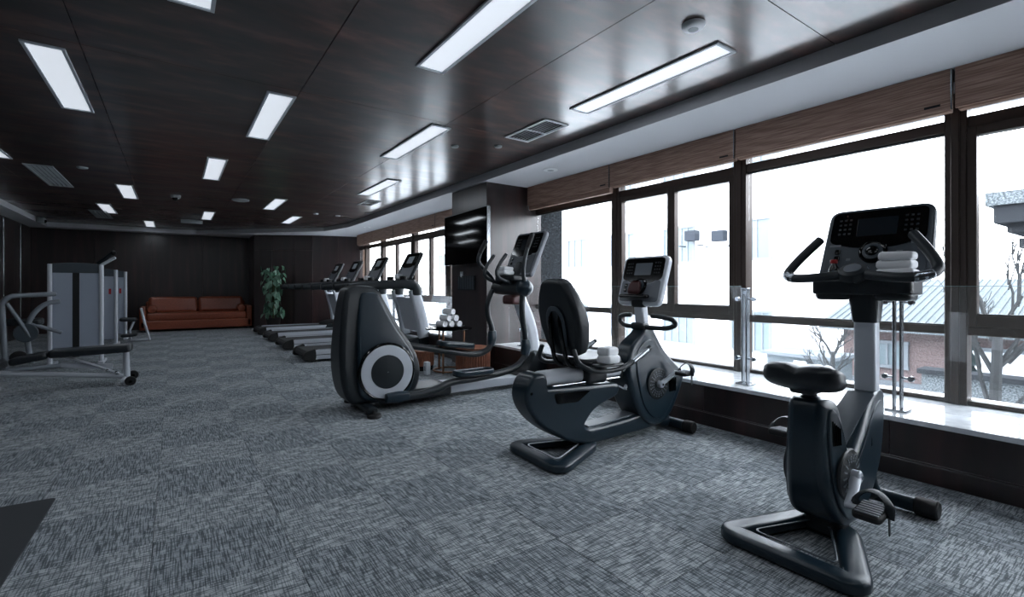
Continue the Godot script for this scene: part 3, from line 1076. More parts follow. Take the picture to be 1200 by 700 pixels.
func build_ceiling_fittings() -> void:
	slat_vent("ceiling_vent", Vector3(VENTS[0][0], CEILING, VENTS[0][1]), VENTS[0][2], VENTS[0][3], 7, M.vent_white, true, "white slatted air vent by the windows next to the near lights")
	slat_vent("ceiling_vent", Vector3(VENTS[1][0], CEILING, VENTS[1][1]), VENTS[1][2], VENTS[1][3], 5, M.vent_grey, true, "long grey slatted vent over the weight machines")
	slat_vent("ceiling_vent", Vector3(VENTS[2][0], CEILING, VENTS[2][1]), VENTS[2][2], VENTS[2][3], 5, M.vent_grey, true, "grey slatted vent at the sofa end beside a light")
	slat_vent("ceiling_vent", Vector3(VENTS[3][0], CEILING, VENTS[3][1]), VENTS[3][2], VENTS[3][3], 6, M.vent_white, true, "small square vent in the bright reflection near the treadmills")
	round_fitting("smoke_detector", "round white detector on the ceiling nearest the camera", "detector", Vector3(2.37, CEILING, -1.63), 0.062, 0.03, M.vent_white)
	round_fitting("downlight", "small round fitting left of the third row of lights", "fitting", Vector3(-0.93, CEILING, -7.86), 0.055, 0.02, M.vent_grey)
	round_fitting("camera_dome", "dark security camera dome in the middle of the ceiling", "camera", Vector3(0.01, CEILING, -9.43), 0.07, 0.07, M.vent_grey, true)
	round_fitting("smoke_detector", "flat round detector right of the camera dome", "detector", Vector3(0.906, CEILING, -9.27), 0.13, 0.03, M.vent_grey)
	round_fitting("sprinkler_plate", "tiny round plate beside the strip light near the television", "fitting", Vector3(2.385, CEILING, -4.455), 0.04, 0.02, M.vent_grey)
	round_fitting("sprinkler_plate", "tiny round plate between the slatted vent and the strip light", "fitting", Vector3(2.756, CEILING, -4.2), 0.04, 0.02, M.vent_grey)
	round_fitting("ceiling_speaker", "round flush speaker in the white soffit before the column", "speaker", Vector3(3.60, SOFFIT, -4.37), 0.085, 0.008, M.vent_white)
	round_fitting("ceiling_speaker", "round flush speaker in the white soffit beyond the column", "speaker", Vector3(3.62, SOFFIT, -11.0), 0.085, 0.008, M.vent_white)
	round_fitting("downlight", "small round fitting over the third treadmill, next to the soffit", "fitting", Vector3(2.32, CEILING, -10.2), 0.05, 0.02, M.vent_white)
	round_fitting("downlight", "small round fitting over the second treadmill, next to the soffit", "fitting", Vector3(2.75, CEILING, -10.2), 0.05, 0.02, M.vent_white)
	var s := thing("hanging_sign", "flat grey hanging sign at the sofa end of the ceiling", "sign", Vector3(0.30, CEILING, -12.6))
	bx(s, "panel", Vector3(-0.2, -0.09, -0.012), Vector3(0.2, -0.012, 0.012), M.vent_grey, 0.004)
	bx(s, "bracket", Vector3(-0.12, -0.014, -0.01), Vector3(0.12, 0.0, 0.01), M.grey_plastic)
	var c := thing("corner_camera", "small white camera box on the soffit at the left wall", "camera", Vector3(-2.36, CEILING, -14.0))
	var m := MB.new()
	m.rbox(Vector3(0.05, -0.07, 0), Vector3(0.13, 0.12, 0.2), 0.02)
	part(c, "case", m, M.vent_grey)
	var le := MB.new()
	le.cyl(Vector3(0.11, -0.09, 0.04), Vector3(0.13, -0.095, 0.05), 0.035, 14)
	part(c, "lens", le, M.gloss_black)

# ---------------------------------------------------------------- blinds
func build_blinds() -> void:
	var segs := [
		[-5.32, -3.80, 2.15, "rolled wood blind over the first window, ending at the column"],
		[-3.79, -2.33, 2.20, "rolled wood blind over the second window from the column"],
		[-2.32, -0.90, 2.20, "wide rolled wood blind above the upright bicycle"],
		[-0.885, 0.55, 2.20, "rolled wood blind over the window nearest the camera"],
		[0.56, 2.55, 2.20, "rolled wood blind beside the camera, past the view"],
		[-12.9, -10.3, 2.19, "rolled wood blind over the far end windows by the door wall"],
		[-10.29, -8.2, 2.20, "rolled wood blind over the middle of the far windows"],
		[-8.19, -6.32, 2.20, "rolled wood blind next to the television column, far side"],
	]
	for s in segs:
		var z0: float = s[0]
		var z1: float = s[1]
		var o := thing("wood_blind", s[3], "blind", Vector3(3.97, 0, (z0 + z1) / 2.0), 0.0, "wood blinds along the windows")
		var h := (z1 - z0) / 2.0
		bx(o, "valance", Vector3(0.0, 2.21, -h), Vector3(0.018, SOFFIT - 0.001, h), M.blind_wood, 0.003)
		bx(o, "head_rail", Vector3(0.02, 2.40, -h), Vector3(0.09, SOFFIT - 0.001, h), M.frame_brown)
		# raised folds hanging just below and behind the valance
		var f := MB.new()
		for k in 4:
			f.box(Vector3(0.022 + 0.014 * k, s[2] + 0.006 * (k % 2) + 0.012, -h + 0.01), Vector3(0.031 + 0.014 * k, 2.40, h - 0.01))
		part(o, "folds", f, M.blind_wood)
		bx(o, "bottom_bar", Vector3(0.021, s[2], -h + 0.01), Vector3(0.075, s[2] + 0.022, h - 0.01), M.blind_wood, 0.004)
		bx(o, "tag", Vector3(-0.003, 2.24, h - 0.135), Vector3(0.001, 2.254, h - 0.055), M.gasket)
		bx(o, "end_cap", Vector3(-0.002, 2.21, h - 0.006), Vector3(0.02, SOFFIT - 0.001, h), M.steel)

# ---------------------------------------------------------------- glass railing on the sill
func rail_post(at: Vector3, label: String) -> void:
	var o := thing("railing_post", label, "railing post", at, 0.0, "steel posts of the glass railing")
	bx(o, "base_plate", Vector3(-0.05, 0, -0.055), Vector3(0.05, 0.012, 0.055), M.steel, 0.003)
	for s in [-1, 1]:
		bx(o, "flat_bar", Vector3(-0.022, 0.012, s * 0.018 - 0.005), Vector3(0.022, 0.735, s * 0.018 + 0.005), M.steel, 0.002)
	bx(o, "spacer", Vector3(-0.018, 0.70, -0.013), Vector3(0.018, 0.72, 0.013), M.steel)
	bx(o, "top_cap", Vector3(-0.024, 0.735, -0.026), Vector3(0.024, 0.745, 0.026), M.steel, 0.003)
	for y in [0.20, 0.66]:
		for s in [-1, 1]:
			var m := MB.new()
			m.cyl(Vector3(0.0, y, s * 0.02), Vector3(0.0, y, s * 0.068), 0.008, 10)
			m.cyl(Vector3(-0.012, y, s * 0.066), Vector3(0.0125, y, s * 0.066), 0.017, 12)
			part(o, "glass_clamp", m, M.chrome)

func build_railing() -> void:
	var x := 3.62
	var zs := [1.85, 0.88, -0.10, -1.07, -2.03, -3.02, -4.0, -4.95]
	var names := ["beside the camera", "at the window nearest the camera", "past the right edge of the view", "behind the upright bicycle", "beside the wide window post, between the two bicycles", "behind the recumbent bicycle console", "behind the recumbent bicycle backrest", "behind the elliptical, nearest the column"]
	for k in zs.size():
		rail_post(Vector3(x, SILL_Y, zs[k]), "steel railing post on the sill %s" % names[k])
	var edges := [2.5] + zs + [-5.32]
	var gl := ["far beside the camera", "beside the camera", "nearest the view's right edge", "right of the upright bicycle", "behind the upright bicycle seat", "left of the wide window post", "behind the recumbent bicycle", "behind the recumbent backrest", "at the column"]
	for k in edges.size() - 1:
		glass_panel(edges[k + 1], edges[k], "clear glass railing panel %s" % gl[k])
	var fz := [-6.75, -8.05, -9.35, -10.65, -11.95]
	var fn := ["just past the television column", "behind the first treadmill", "behind the second treadmill", "behind the third treadmill", "behind the last treadmill"]
	for k in fz.size():
		rail_post(Vector3(x, SILL_Y, fz[k]), "steel railing post on the sill %s" % fn[k])
	var fe := [-6.32] + fz + [-13.1]
	for k in fe.size() - 1:
		glass_panel(fe[k + 1], fe[k], "clear glass railing panel beyond the column, %s from it" % ["first", "second", "third", "fourth", "fifth", "sixth"][k])

func glass_panel(z0: float, z1: float, label: String) -> void:
	var o := thing("glass_panel", label, "glass panel", Vector3(3.638, SILL_Y, (z0 + z1) / 2), 0.0, "glass panels of the railing")
	var h := (z1 - z0) / 2 - 0.045
	bx(o, "glass", Vector3(-0.005, 0.03, -h), Vector3(0.005, 0.757, h), M.rail_glass)
	bx(o, "top_edge", Vector3(-0.005, 0.757, -h), Vector3(0.005, 0.759, h), M.glass_edge)

# ---------------------------------------------------------------- machine pieces
func v2(a: Array) -> Array:
	var out := []
	for p in a:
		out.append(Vector2(p[0], p[1]))
	return out

func v3(a: Array) -> Array:
	var out := []
	for p in a:
		out.append(Vector3(p[0], p[1], p[2]))
	return out

# a frame on a sloping face that looks back at the rider: x right, y up the face, z out of it
func face(at: Vector3, tilt: float) -> Transform3D:
	var t := deg_to_rad(tilt)
	return Transform3D(Basis(Vector3(0, 0, 1), Vector3(sin(t), cos(t), 0), Vector3(-cos(t), sin(t), 0)), at)

func console(parent: Node3D, at: Vector3, tilt: float, w0: float, w1: float, h: float, bezel: Material, lower: Material, screen: Material, dial: bool) -> void:
	var f := face(at, tilt)
	var shape := PackedVector2Array(fillet(v2([[-w0 / 2, 0], [-w1 / 2, h], [w1 / 2, h], [w0 / 2, 0]]), 0.055, 5, true))
	var s := MB.new()
	s.xf = f
	s.extr(shape, -0.055, 0.0, 0.018, 4)
	var co := part(parent, "console", s, bezel)
	# glossy upper face with the screen and the keys
	var y0 := h * 0.47
	var ww := lerpf(w0, w1, 0.7) * 0.90
	var g := MB.new()
	g.xf = f
	var pts := [[-ww / 2 * 1.0, y0 + 0.02], [-ww / 2 * 0.985, h * 0.95], [ww / 2 * 0.985, h * 0.95], [ww / 2 * 1.0, y0 + 0.02], [ww * 0.2, y0 - 0.015], [-ww * 0.2, y0 - 0.015]]
	g.extr(PackedVector2Array(fillet(v2(pts), 0.03, 4, true)), -0.006, 0.003, 0.001, 1)
	part(co, "display_face", g, M.gloss_black)
	var sc := MB.new()
	sc.xf = f
	sc.extr(MB.rrect(ww * 0.42, h * 0.25, 0.006), 0.001, 0.0045, 0.0008, 1)
	sc.warp(func(p): return p + f.basis.y * (h * 0.72))
	part(co, "screen", sc, screen)
	var keys := MB.new()
	keys.xf = f
	for sd in [-1, 1]:
		for r in 4:
			for c in 3:
				keys.box(Vector3(sd * ww * (0.29 + 0.055 * c) - ww * 0.014, h * (0.63 + 0.065 * r), 0.002), Vector3(sd * ww * (0.29 + 0.055 * c) + ww * 0.014, h * (0.655 + 0.065 * r), 0.0048))
	part(co, "keypad", keys, M.key_grey).set_meta("kind", "stuff")
	var lp := MB.new()
	lp.xf = f
	var lw := w0 * 0.90
	lp.extr(PackedVector2Array(fillet(v2([[-lw / 2, h * 0.07], [-lw / 2 * 0.99, y0 + 0.012], [-ww * 0.2, y0 - 0.022], [ww * 0.2, y0 - 0.022], [lw / 2 * 0.99, y0 + 0.012], [lw / 2, h * 0.07]]), 0.025, 4, true)), -0.004, 0.0035, 0.001, 1)
	part(co, "control_panel", lp, lower)
	var mk := MB.new()
	mk.xf = f
	mk.box(Vector3(-w0 * 0.42, y0 * 0.98, 0.003), Vector3(-w0 * 0.31, y0 * 1.04, 0.0045))
	mk.box(Vector3(w0 * 0.31, y0 * 0.98, 0.003), Vector3(w0 * 0.42, y0 * 1.04, 0.0045))
	mk.box(Vector3(-w0 * 0.24, y0 * 0.55, 0.003), Vector3(-w0 * 0.20, y0 * 0.62, 0.0045))
	mk.box(Vector3(w0 * 0.20, y0 * 0.75, 0.003), Vector3(w0 * 0.25, y0 * 0.80, 0.0045))
	mk.box(Vector3(w0 * 0.18, y0 * 0.5, 0.003), Vector3(w0 * 0.24, y0 * 0.56, 0.0045))
	part(co, "key_prints", mk, M.panel_light).set_meta("kind", "stuff")
	var bt := MB.new()
	bt.xf = f
	for k in 2:
		bt.rbox(Vector3(-w0 * 0.33, y0 * (0.62 + 0.2 * k), 0.006), Vector3(0.026, 0.03, 0.012), 0.006)
	part(co, "button", bt, M.gloss_black)
	if dial:
		var d := MB.new()
		d.xf = f
		var cy := y0 * 0.78
		d.lathe([Vector2(0.062, 0.0), Vector2(0.062, 0.012), Vector2(0.056, 0.018), Vector2(0.048, 0.012)], Vector3(0, cy, 0.0), Vector3(0, 0, 1), 28)
		var dd := part(co, "dial", d, M.gloss_black)
		var k2 := MB.new()
		k2.xf = f
		k2.lathe([Vector2(0.046, 0.008), Vector2(0.044, 0.020), Vector2(0.030, 0.022), Vector2(0.026, 0.016)], Vector3(0, cy, 0.0), Vector3(0, 0, 1), 28)
		part(dd, "dial_ring", k2, M.panel_grey)
		var k3 := MB.new()
		k3.xf = f
		k3.lathe([Vector2(0.025, 0.01), Vector2(0.024, 0.024), Vector2(0.016, 0.028), Vector2(0.004, 0.029)], Vector3(0, cy, 0.0), Vector3(0, 0, 1), 24)
		part(dd, "dial_cap", k3, M.gloss_black)

func pedal_set(parent: Node3D, hub: Vector3, side: float, ang: float, len_: float, pedal_turn := 0.0) -> void:
	# crank arm with a strapped pedal; side +1 is the right
	var e := hub + Vector3(cos(ang) * len_, sin(ang) * len_, side * 0.035)
	var a := MB.new()
	a.tube([hub + Vector3(0, 0, side * 0.01), hub.lerp(e, 0.5) + Vector3(0, 0, side * 0.012), e], [0.024, 0.018, 0.015], 10, false, 0.75)
	a.cyl(hub + Vector3(0, 0, -side * 0.01), hub + Vector3(0, 0, side * 0.032), 0.026, 16, 0.005)
	a.cyl(e + Vector3(0, 0, -side * 0.012), e + Vector3(0, 0, side * 0.03), 0.011, 10)
	var arm := part(parent, "crank_arm", a, M.silver_paint)
	var bolt := MB.new()
	bolt.cyl(hub + Vector3(0, 0, side * 0.03), hub + Vector3(0, 0, side * 0.037), 0.010, 6, 0.001)
	part(arm, "bolt", bolt, M.chrome)
	var c := e + Vector3(0, 0, side * 0.075)
	var b := Basis(Vector3(0, 0, 1), pedal_turn)
	var p := MB.new()
	p.xf = Transform3D(b, c)
	p.rbox(Vector3(0, 0, 0), Vector3(0.125, 0.026, 0.095), 0.02, 0.008)
	var ped := part(parent, "pedal", p, M.rubber)
	var tr := MB.new()
	tr.xf = Transform3D(b, c)
	for k in 6:
		tr.rbox(Vector3(-0.046 + k * 0.018, 0.0145, 0), Vector3(0.009, 0.006, 0.078), 0.002)
	part(ped, "tread", tr, M.panel_light)
	var st := MB.new()
	st.xf = Transform3D(b, c)
	st.tube(spline(v3([[0.01, -0.005, -0.052], [0.02, 0.035, -0.05], [0.03, 0.066, -0.02], [0.03, 0.068, 0.02], [0.02, 0.036, 0.052], [0.01, -0.01, 0.054]]), 4), 0.018, 8, false, 0.22, Vector3(0.15, 0.0, 1.0).cross(Vector3(1, 0, 0)))
	part(ped, "toe_strap", st, M.grip)
	var tl := MB.new()
	tl.xf = Transform3D(b, c)
	tl.box(Vector3(0.0, -0.075, 0.052), Vector3(0.018, -0.005, 0.056), 0.0015)
	part(ped, "strap_end", tl, M.grip)

func folded_towel(called: String, label: String, at: Vector3, turn: float, s: Vector3, layers := 3) -> void:
	var o := thing(called, label, "towel", at, turn, "white towels left on the machines")
	var m := MB.new()
	var rng := RandomNumberGenerator.new()
	rng.seed = int(at.x * 1000.0) + int(at.z * 700.0)
	var h := s.y / layers
	for k in layers:
		m.rbox(Vector3(rng.randf_range(-0.006, 0.006), h * (k + 0.5), rng.randf_range(-0.006, 0.006)), Vector3(s.x - k * 0.006, h * 1.06, s.z - k * 0.008), minf(h * 0.5, 0.022), minf(h * 0.42, 0.018), 4)
		var ph := rng.randf_range(0.0, 6.0)
		m.warp(func(p): return p + Vector3(0, 0.004 * sin(p.x * 45.0 + ph) * cos(p.z * 38.0 + ph), 0))
	part(o, "cloth", m, M.towel, "", 60.0)

# ---------------------------------------------------------------- upright bicycle
func upright_bike() -> void:
	var at := Vector3(1.965, 0, -0.945)
	var o := thing("upright_bicycle", "black upright exercise bicycle with round dial console nearest the camera", "exercise bike", at, 1.5)
	# rear foot: a flat triangular loop
	var ft := MB.new()
	var loop := fillet(v3([[0.015, 0.032, -0.245], [0.015, 0.032, 0.245], [0.39, 0.040, 0.085], [0.43, 0.042, -0.085]]), 0.055, 6, true)
	ft.tube(loop, 0.048, 12, true, 0.60, Vector3.UP, 0.45)
	var foot := part(o, "rear_foot", ft, M.body)
	var tr2 := MB.new()
	tr2.tube(fillet(v3([[0.07, 0.058, -0.16], [0.07, 0.058, 0.16], [0.345, 0.066, 0.035], [0.365, 0.068, -0.035]]), 0.04, 5, true), 0.005, 8, true, 0.6, Vector3.UP)
	part(foot, "inner_trim", tr2, M.panel_grey)
	var nk := MB.new()
	nk.tube(spline(v3([[0.40, 0.05, 0], [0.40, 0.085, 0], [0.41, 0.14, 0]]), 3), [0.085, 0.082, 0.08, 0.078, 0.075, 0.072, 0.07], 14, false, 0.8, Vector3.RIGHT, 0.3)
	part(foot, "neck", nk, M.body_dark)
	# housing, tapering to the front
	var hp := outline(v2([[0.30, 0.105], [0.215, 0.19], [0.17, 0.33], [0.16, 0.48], [0.17, 0.60], [0.195, 0.632], [0.27, 0.628], [0.30, 0.59], [0.335, 0.50], [0.375, 0.405], [0.42, 0.385], [0.52, 0.435], [0.66, 0.515], [0.80, 0.575], [0.90, 0.59], [0.945, 0.57], [0.955, 0.50], [0.935, 0.36], [0.88, 0.22], [0.74, 0.12], [0.56, 0.08], [0.42, 0.078]]), 4)
	var taper := func(p: Vector3) -> Vector3:
		var k := clampf((p.x - 0.35) / 0.55, 0.0, 1.0)
		var w := lerpf(1.0, 0.55, k * k * (3 - 2 * k))
		if p.x < 0.36:
			w *= lerpf(0.42, 1.0, sqrt(clampf((p.x - 0.155) / 0.13, 0.0, 1.0)))
			w *= lerpf(1.0, 0.86, clampf((p.y - 0.30) / 0.32, 0.0, 1.0))
		return Vector3(p.x, p.y, p.z * w)
	var h := MB.new()
	h.extr(hp, -0.105, 0.105, 0.035, 5)
	h.warp(taper)
	var hs := part(o, "housing", h, M.body)
	# side shells stand a little proud, with vent slits and a round crank cover
	for sd in [-1, 1]:
		var sh := MB.new()
		var sp := outline(v2([[0.33, 0.13], [0.25, 0.21], [0.215, 0.36], [0.21, 0.48], [0.215, 0.585], [0.25, 0.59], [0.285, 0.53], [0.325, 0.42], [0.37, 0.36], [0.44, 0.355], [0.56, 0.415], [0.72, 0.50], [0.86, 0.545], [0.90, 0.50], [0.885, 0.36], [0.83, 0.23], [0.70, 0.14], [0.50, 0.105]]), 3)
		sh.extr(sp, minf(sd * 0.09, sd * 0.113), maxf(sd * 0.09, sd * 0.113), 0.006, 2)
		sh.warp(taper)
		part(hs, "side_shell", sh, M.body)
		var rg := MB.new()
		rg.lathe([Vector2(0.108, 0.0), Vector2(0.108, 0.008), Vector2(0.102, 0.013), Vector2(0.096, 0.012), Vector2(0.08, 0.018), Vector2(0.02, 0.02)], Vector3(0.34, 0.315, sd * 0.098), Vector3(0, 0, sd), 36)
		part(hs, "crank_cover", rg, M.body_dark)
		var dots := MB.new()
		for k in 18:
			var a := TAU * k / 18
			for r in [0.058, 0.070, 0.082]:
				dots.cyl(Vector3(0.34 + cos(a) * r, 0.315 + sin(a) * r, sd * 0.112), Vector3(0.34 + cos(a) * r, 0.315 + sin(a) * r, sd * 0.1185), 0.0042, 6, 0.0005)
		part(hs, "vent_dots", dots, M.grey_plastic).set_meta("kind", "stuff")
		var vs := MB.new()
		for k in 5:
			vs.box(Vector3(0.225 + k * 0.010, 0.45, sd * 0.096), Vector3(0.230 + k * 0.010, 0.55 - k * 0.008, sd * 0.1155))
			vs.warp(taper)
		for k in 6:
			vs.box(Vector3(0.68 + k * 0.026, 0.36, sd * 0.096), Vector3(0.692 + k * 0.026, 0.44 + k * 0.010, sd * 0.1155))
			vs.warp(taper)
		part(hs, "vent_slits", vs, M.gloss_black).set_meta("kind", "stuff")
	var tp := MB.new()
	tp.tube(spline(v3([[0.45, 0.402, 0], [0.60, 0.483, 0], [0.80, 0.576, 0]]), 6), 0.058, 8, false, 0.12, Vector3(-0.5, 1, 0), 0.5)
	part(hs, "top_plate", tp, M.panel_grey)
	# seat post and saddle
	var sp2 := MB.new()
	sp2.cyl(Vector3(0.235, 0.58, 0), Vector3(0.225, 0.70, 0), 0.027, 16)
	part(o, "seat_post", sp2, M.body_dark)
	var cl := MB.new()
	cl.cyl(Vector3(0.236, 0.615, 0), Vector3(0.235, 0.642, 0), 0.038, 18, 0.006)
	part(o, "post_collar", cl, M.body)
	var sd2 := MB.new()
	var rings := []
	# saddle sections from back to nose: x, half width, top, bottom
	for q in [[0.085, 0.060, 0.758, 0.715], [0.095, 0.11, 0.775, 0.695], [0.13, 0.146, 0.783, 0.676], [0.18, 0.152, 0.778, 0.668], [0.23, 0.134, 0.770, 0.668], [0.285, 0.095, 0.764, 0.675], [0.33, 0.060, 0.762, 0.688], [0.375, 0.042, 0.757, 0.70], [0.405, 0.024, 0.745, 0.712]]:
		var ring := PackedVector3Array()
		for k in 24:
			var a := TAU * k / 24
			var cz := signf(cos(a)) * pow(absf(cos(a)), 0.75)
			var sy := signf(sin(a)) * pow(absf(sin(a)), 0.75)
			var mid: float = (q[2] + q[3]) / 2.0
			var y: float = mid + sy * (q[2] - q[3]) / 2.0
			if sy > 0.0:
				y += 0.012 * absf(cz) * clampf((0.3 - q[0]) * 5.0, 0.0, 1.0) - 0.010 * exp(-pow(cz * 5.0, 2.0)) 
			ring.append(Vector3(q[0], y, cz * q[1]))
		rings.append(ring)
	sd2.loft(rings)
	var sad := part(o, "saddle", sd2, M.vinyl, "", 60.0)
	var un := MB.new()
	un.rbox(Vector3(0.215, 0.672, 0), Vector3(0.15, 0.03, 0.10), 0.02)
	part(sad, "saddle_pan", un, M.body_dark)
	# cranks
	pedal_set(o, Vector3(0.34, 0.315, 0.118), 1.0, deg_to_rad(205), 0.165, 0.12)
	pedal_set(o, Vector3(0.34, 0.315, -0.118), -1.0, deg_to_rad(25), 0.165, -0.1)
	# front foot: a cross bar with end caps and transport wheels
	var ff := MB.new()
	ff.cyl(Vector3(0.965, 0.046, -0.20), Vector3(0.965, 0.046, 0.20), 0.036, 18, 0.004)
	ff.tube([Vector3(0.84, 0.17, 0), Vector3(0.90, 0.09, 0), Vector3(0.965, 0.05, 0)], [0.05, 0.045, 0.04], 12)
	var ffo := part(o, "front_foot", ff, M.body)
	for s in [-1, 1]:
		var cp := MB.new()
		cp.cyl(Vector3(0.965, 0.046, s * 0.17), Vector3(0.965, 0.046, s * 0.262), 0.044, 18, 0.008)
		part(ffo, "end_cap", cp, M.rubber)
	# column
	var cm := MB.new()
	cm.tube([Vector3(0.882, 0.555, 0), Vector3(0.879, 0.80, 0), Vector3(0.875, 1.0, 0)], 0.048, 16, false, 0.9, Vector3.RIGHT, 0.5)
	var colo := part(o, "column", cm, M.silver_paint)
	var cn := MB.new()
	cn.tube([Vector3(0.875, 0.935, 0), Vector3(0.873, 1.0, 0), Vector3(0.866, 1.10, 0)], [0.056, 0.062, 0.076], 16, false, 0.85, Vector3.RIGHT, 0.5)
	part(colo, "neck", cn, M.body_dark)
	# accessory tray with two cup wells under the console
	var ty := MB.new()
	ty.rbox(Vector3(0.855, 1.098, 0), Vector3(0.20, 0.075, 0.42), 0.035, 0.012, 4)
	for s in [-1, 1]:
		ty.rbox(Vector3(0.845, 1.072, s * 0.125), Vector3(0.17, 0.08, 0.155), 0.05, 0.02, 4)
	part(o, "tray", ty, M.body_dark)
	console(o, Vector3(0.915, 1.135, 0), 22.0, 0.485, 0.455, 0.415, M.panel_grey, M.panel_grey, M.lcd_dark, true)
	# handlebar: outwards, then forwards and up into horns
	var hb := MB.new()
	for s in [-1, 1]:
		hb.tube(spline(v3([[0.72, 1.165, s * 0.0], [0.69, 1.155, s * 0.07], [0.655, 1.142, s * 0.17], [0.655, 1.142, s * 0.245], [0.69, 1.155, s * 0.292], [0.745, 1.185, s * 0.305], [0.79, 1.255, s * 0.265], [0.84, 1.345, s * 0.195]]), 5), 0.0225, 12)
	var bar := part(o, "handlebar", hb, M.grip)
	for s in [-1, 1]:
		var pu := MB.new()
		pu.tube(spline(v3([[0.655, 1.142, s * 0.245], [0.67, 1.147, s * 0.272], [0.69, 1.155, s * 0.292]]), 4), 0.0236, 12)
		part(bar, "pulse_grip", pu, M.steel)
	var hk := MB.new()
	hk.lathe([Vector2(0.062, -0.02), Vector2(0.064, 0.0), Vector2(0.058, 0.018), Vector2(0.03, 0.024), Vector2(0.004, 0.025)], Vector3(0.705, 1.168, 0), Vector3(-0.55, 0.83, 0).normalized(), 24)
	hk.tube([Vector3(0.71, 1.158, 0), Vector3(0.85, 1.13, 0)], 0.035, 12)
	var hub := part(bar, "hub", hk, M.body_dark)
	var hd := MB.new()
	hd.lathe([Vector2(0.036, 0.018), Vector2(0.036, 0.026), Vector2(0.03, 0.028), Vector2(0.004, 0.028)], Vector3(0.705, 1.168, 0), Vector3(-0.55, 0.83, 0).normalized(), 22)
	part(hub, "hub_disc", hd, M.panel_light)
	folded_towel("folded_towel", "small white folded towel on the upright bicycle console ledge", at + Vector3(0.815, 1.142, 0.12), 0.0, Vector3(0.11, 0.12, 0.15))
	var b := thing("drink_bottle", "small bottle with red cap in the upright bicycle tray", "bottle", at + Vector3(0.79, 1.137, -0.135))
	var bm := MB.new()
	bm.lathe([Vector2(0.022, 0.0), Vector2(0.024, 0.006), Vector2(0.024, 0.045), Vector2(0.020, 0.06), Vector2(0.011, 0.076), Vector2(0.011, 0.084)], Vector3.ZERO, Vector3.UP, 18)
	part(b, "bottle_body", bm, M.cola)
	var bc := MB.new()
	bc.cyl(Vector3(0, 0.080, 0), Vector3(0, 0.10, 0), 0.017, 16)
	part(b, "cap", bc, M.red_plastic)

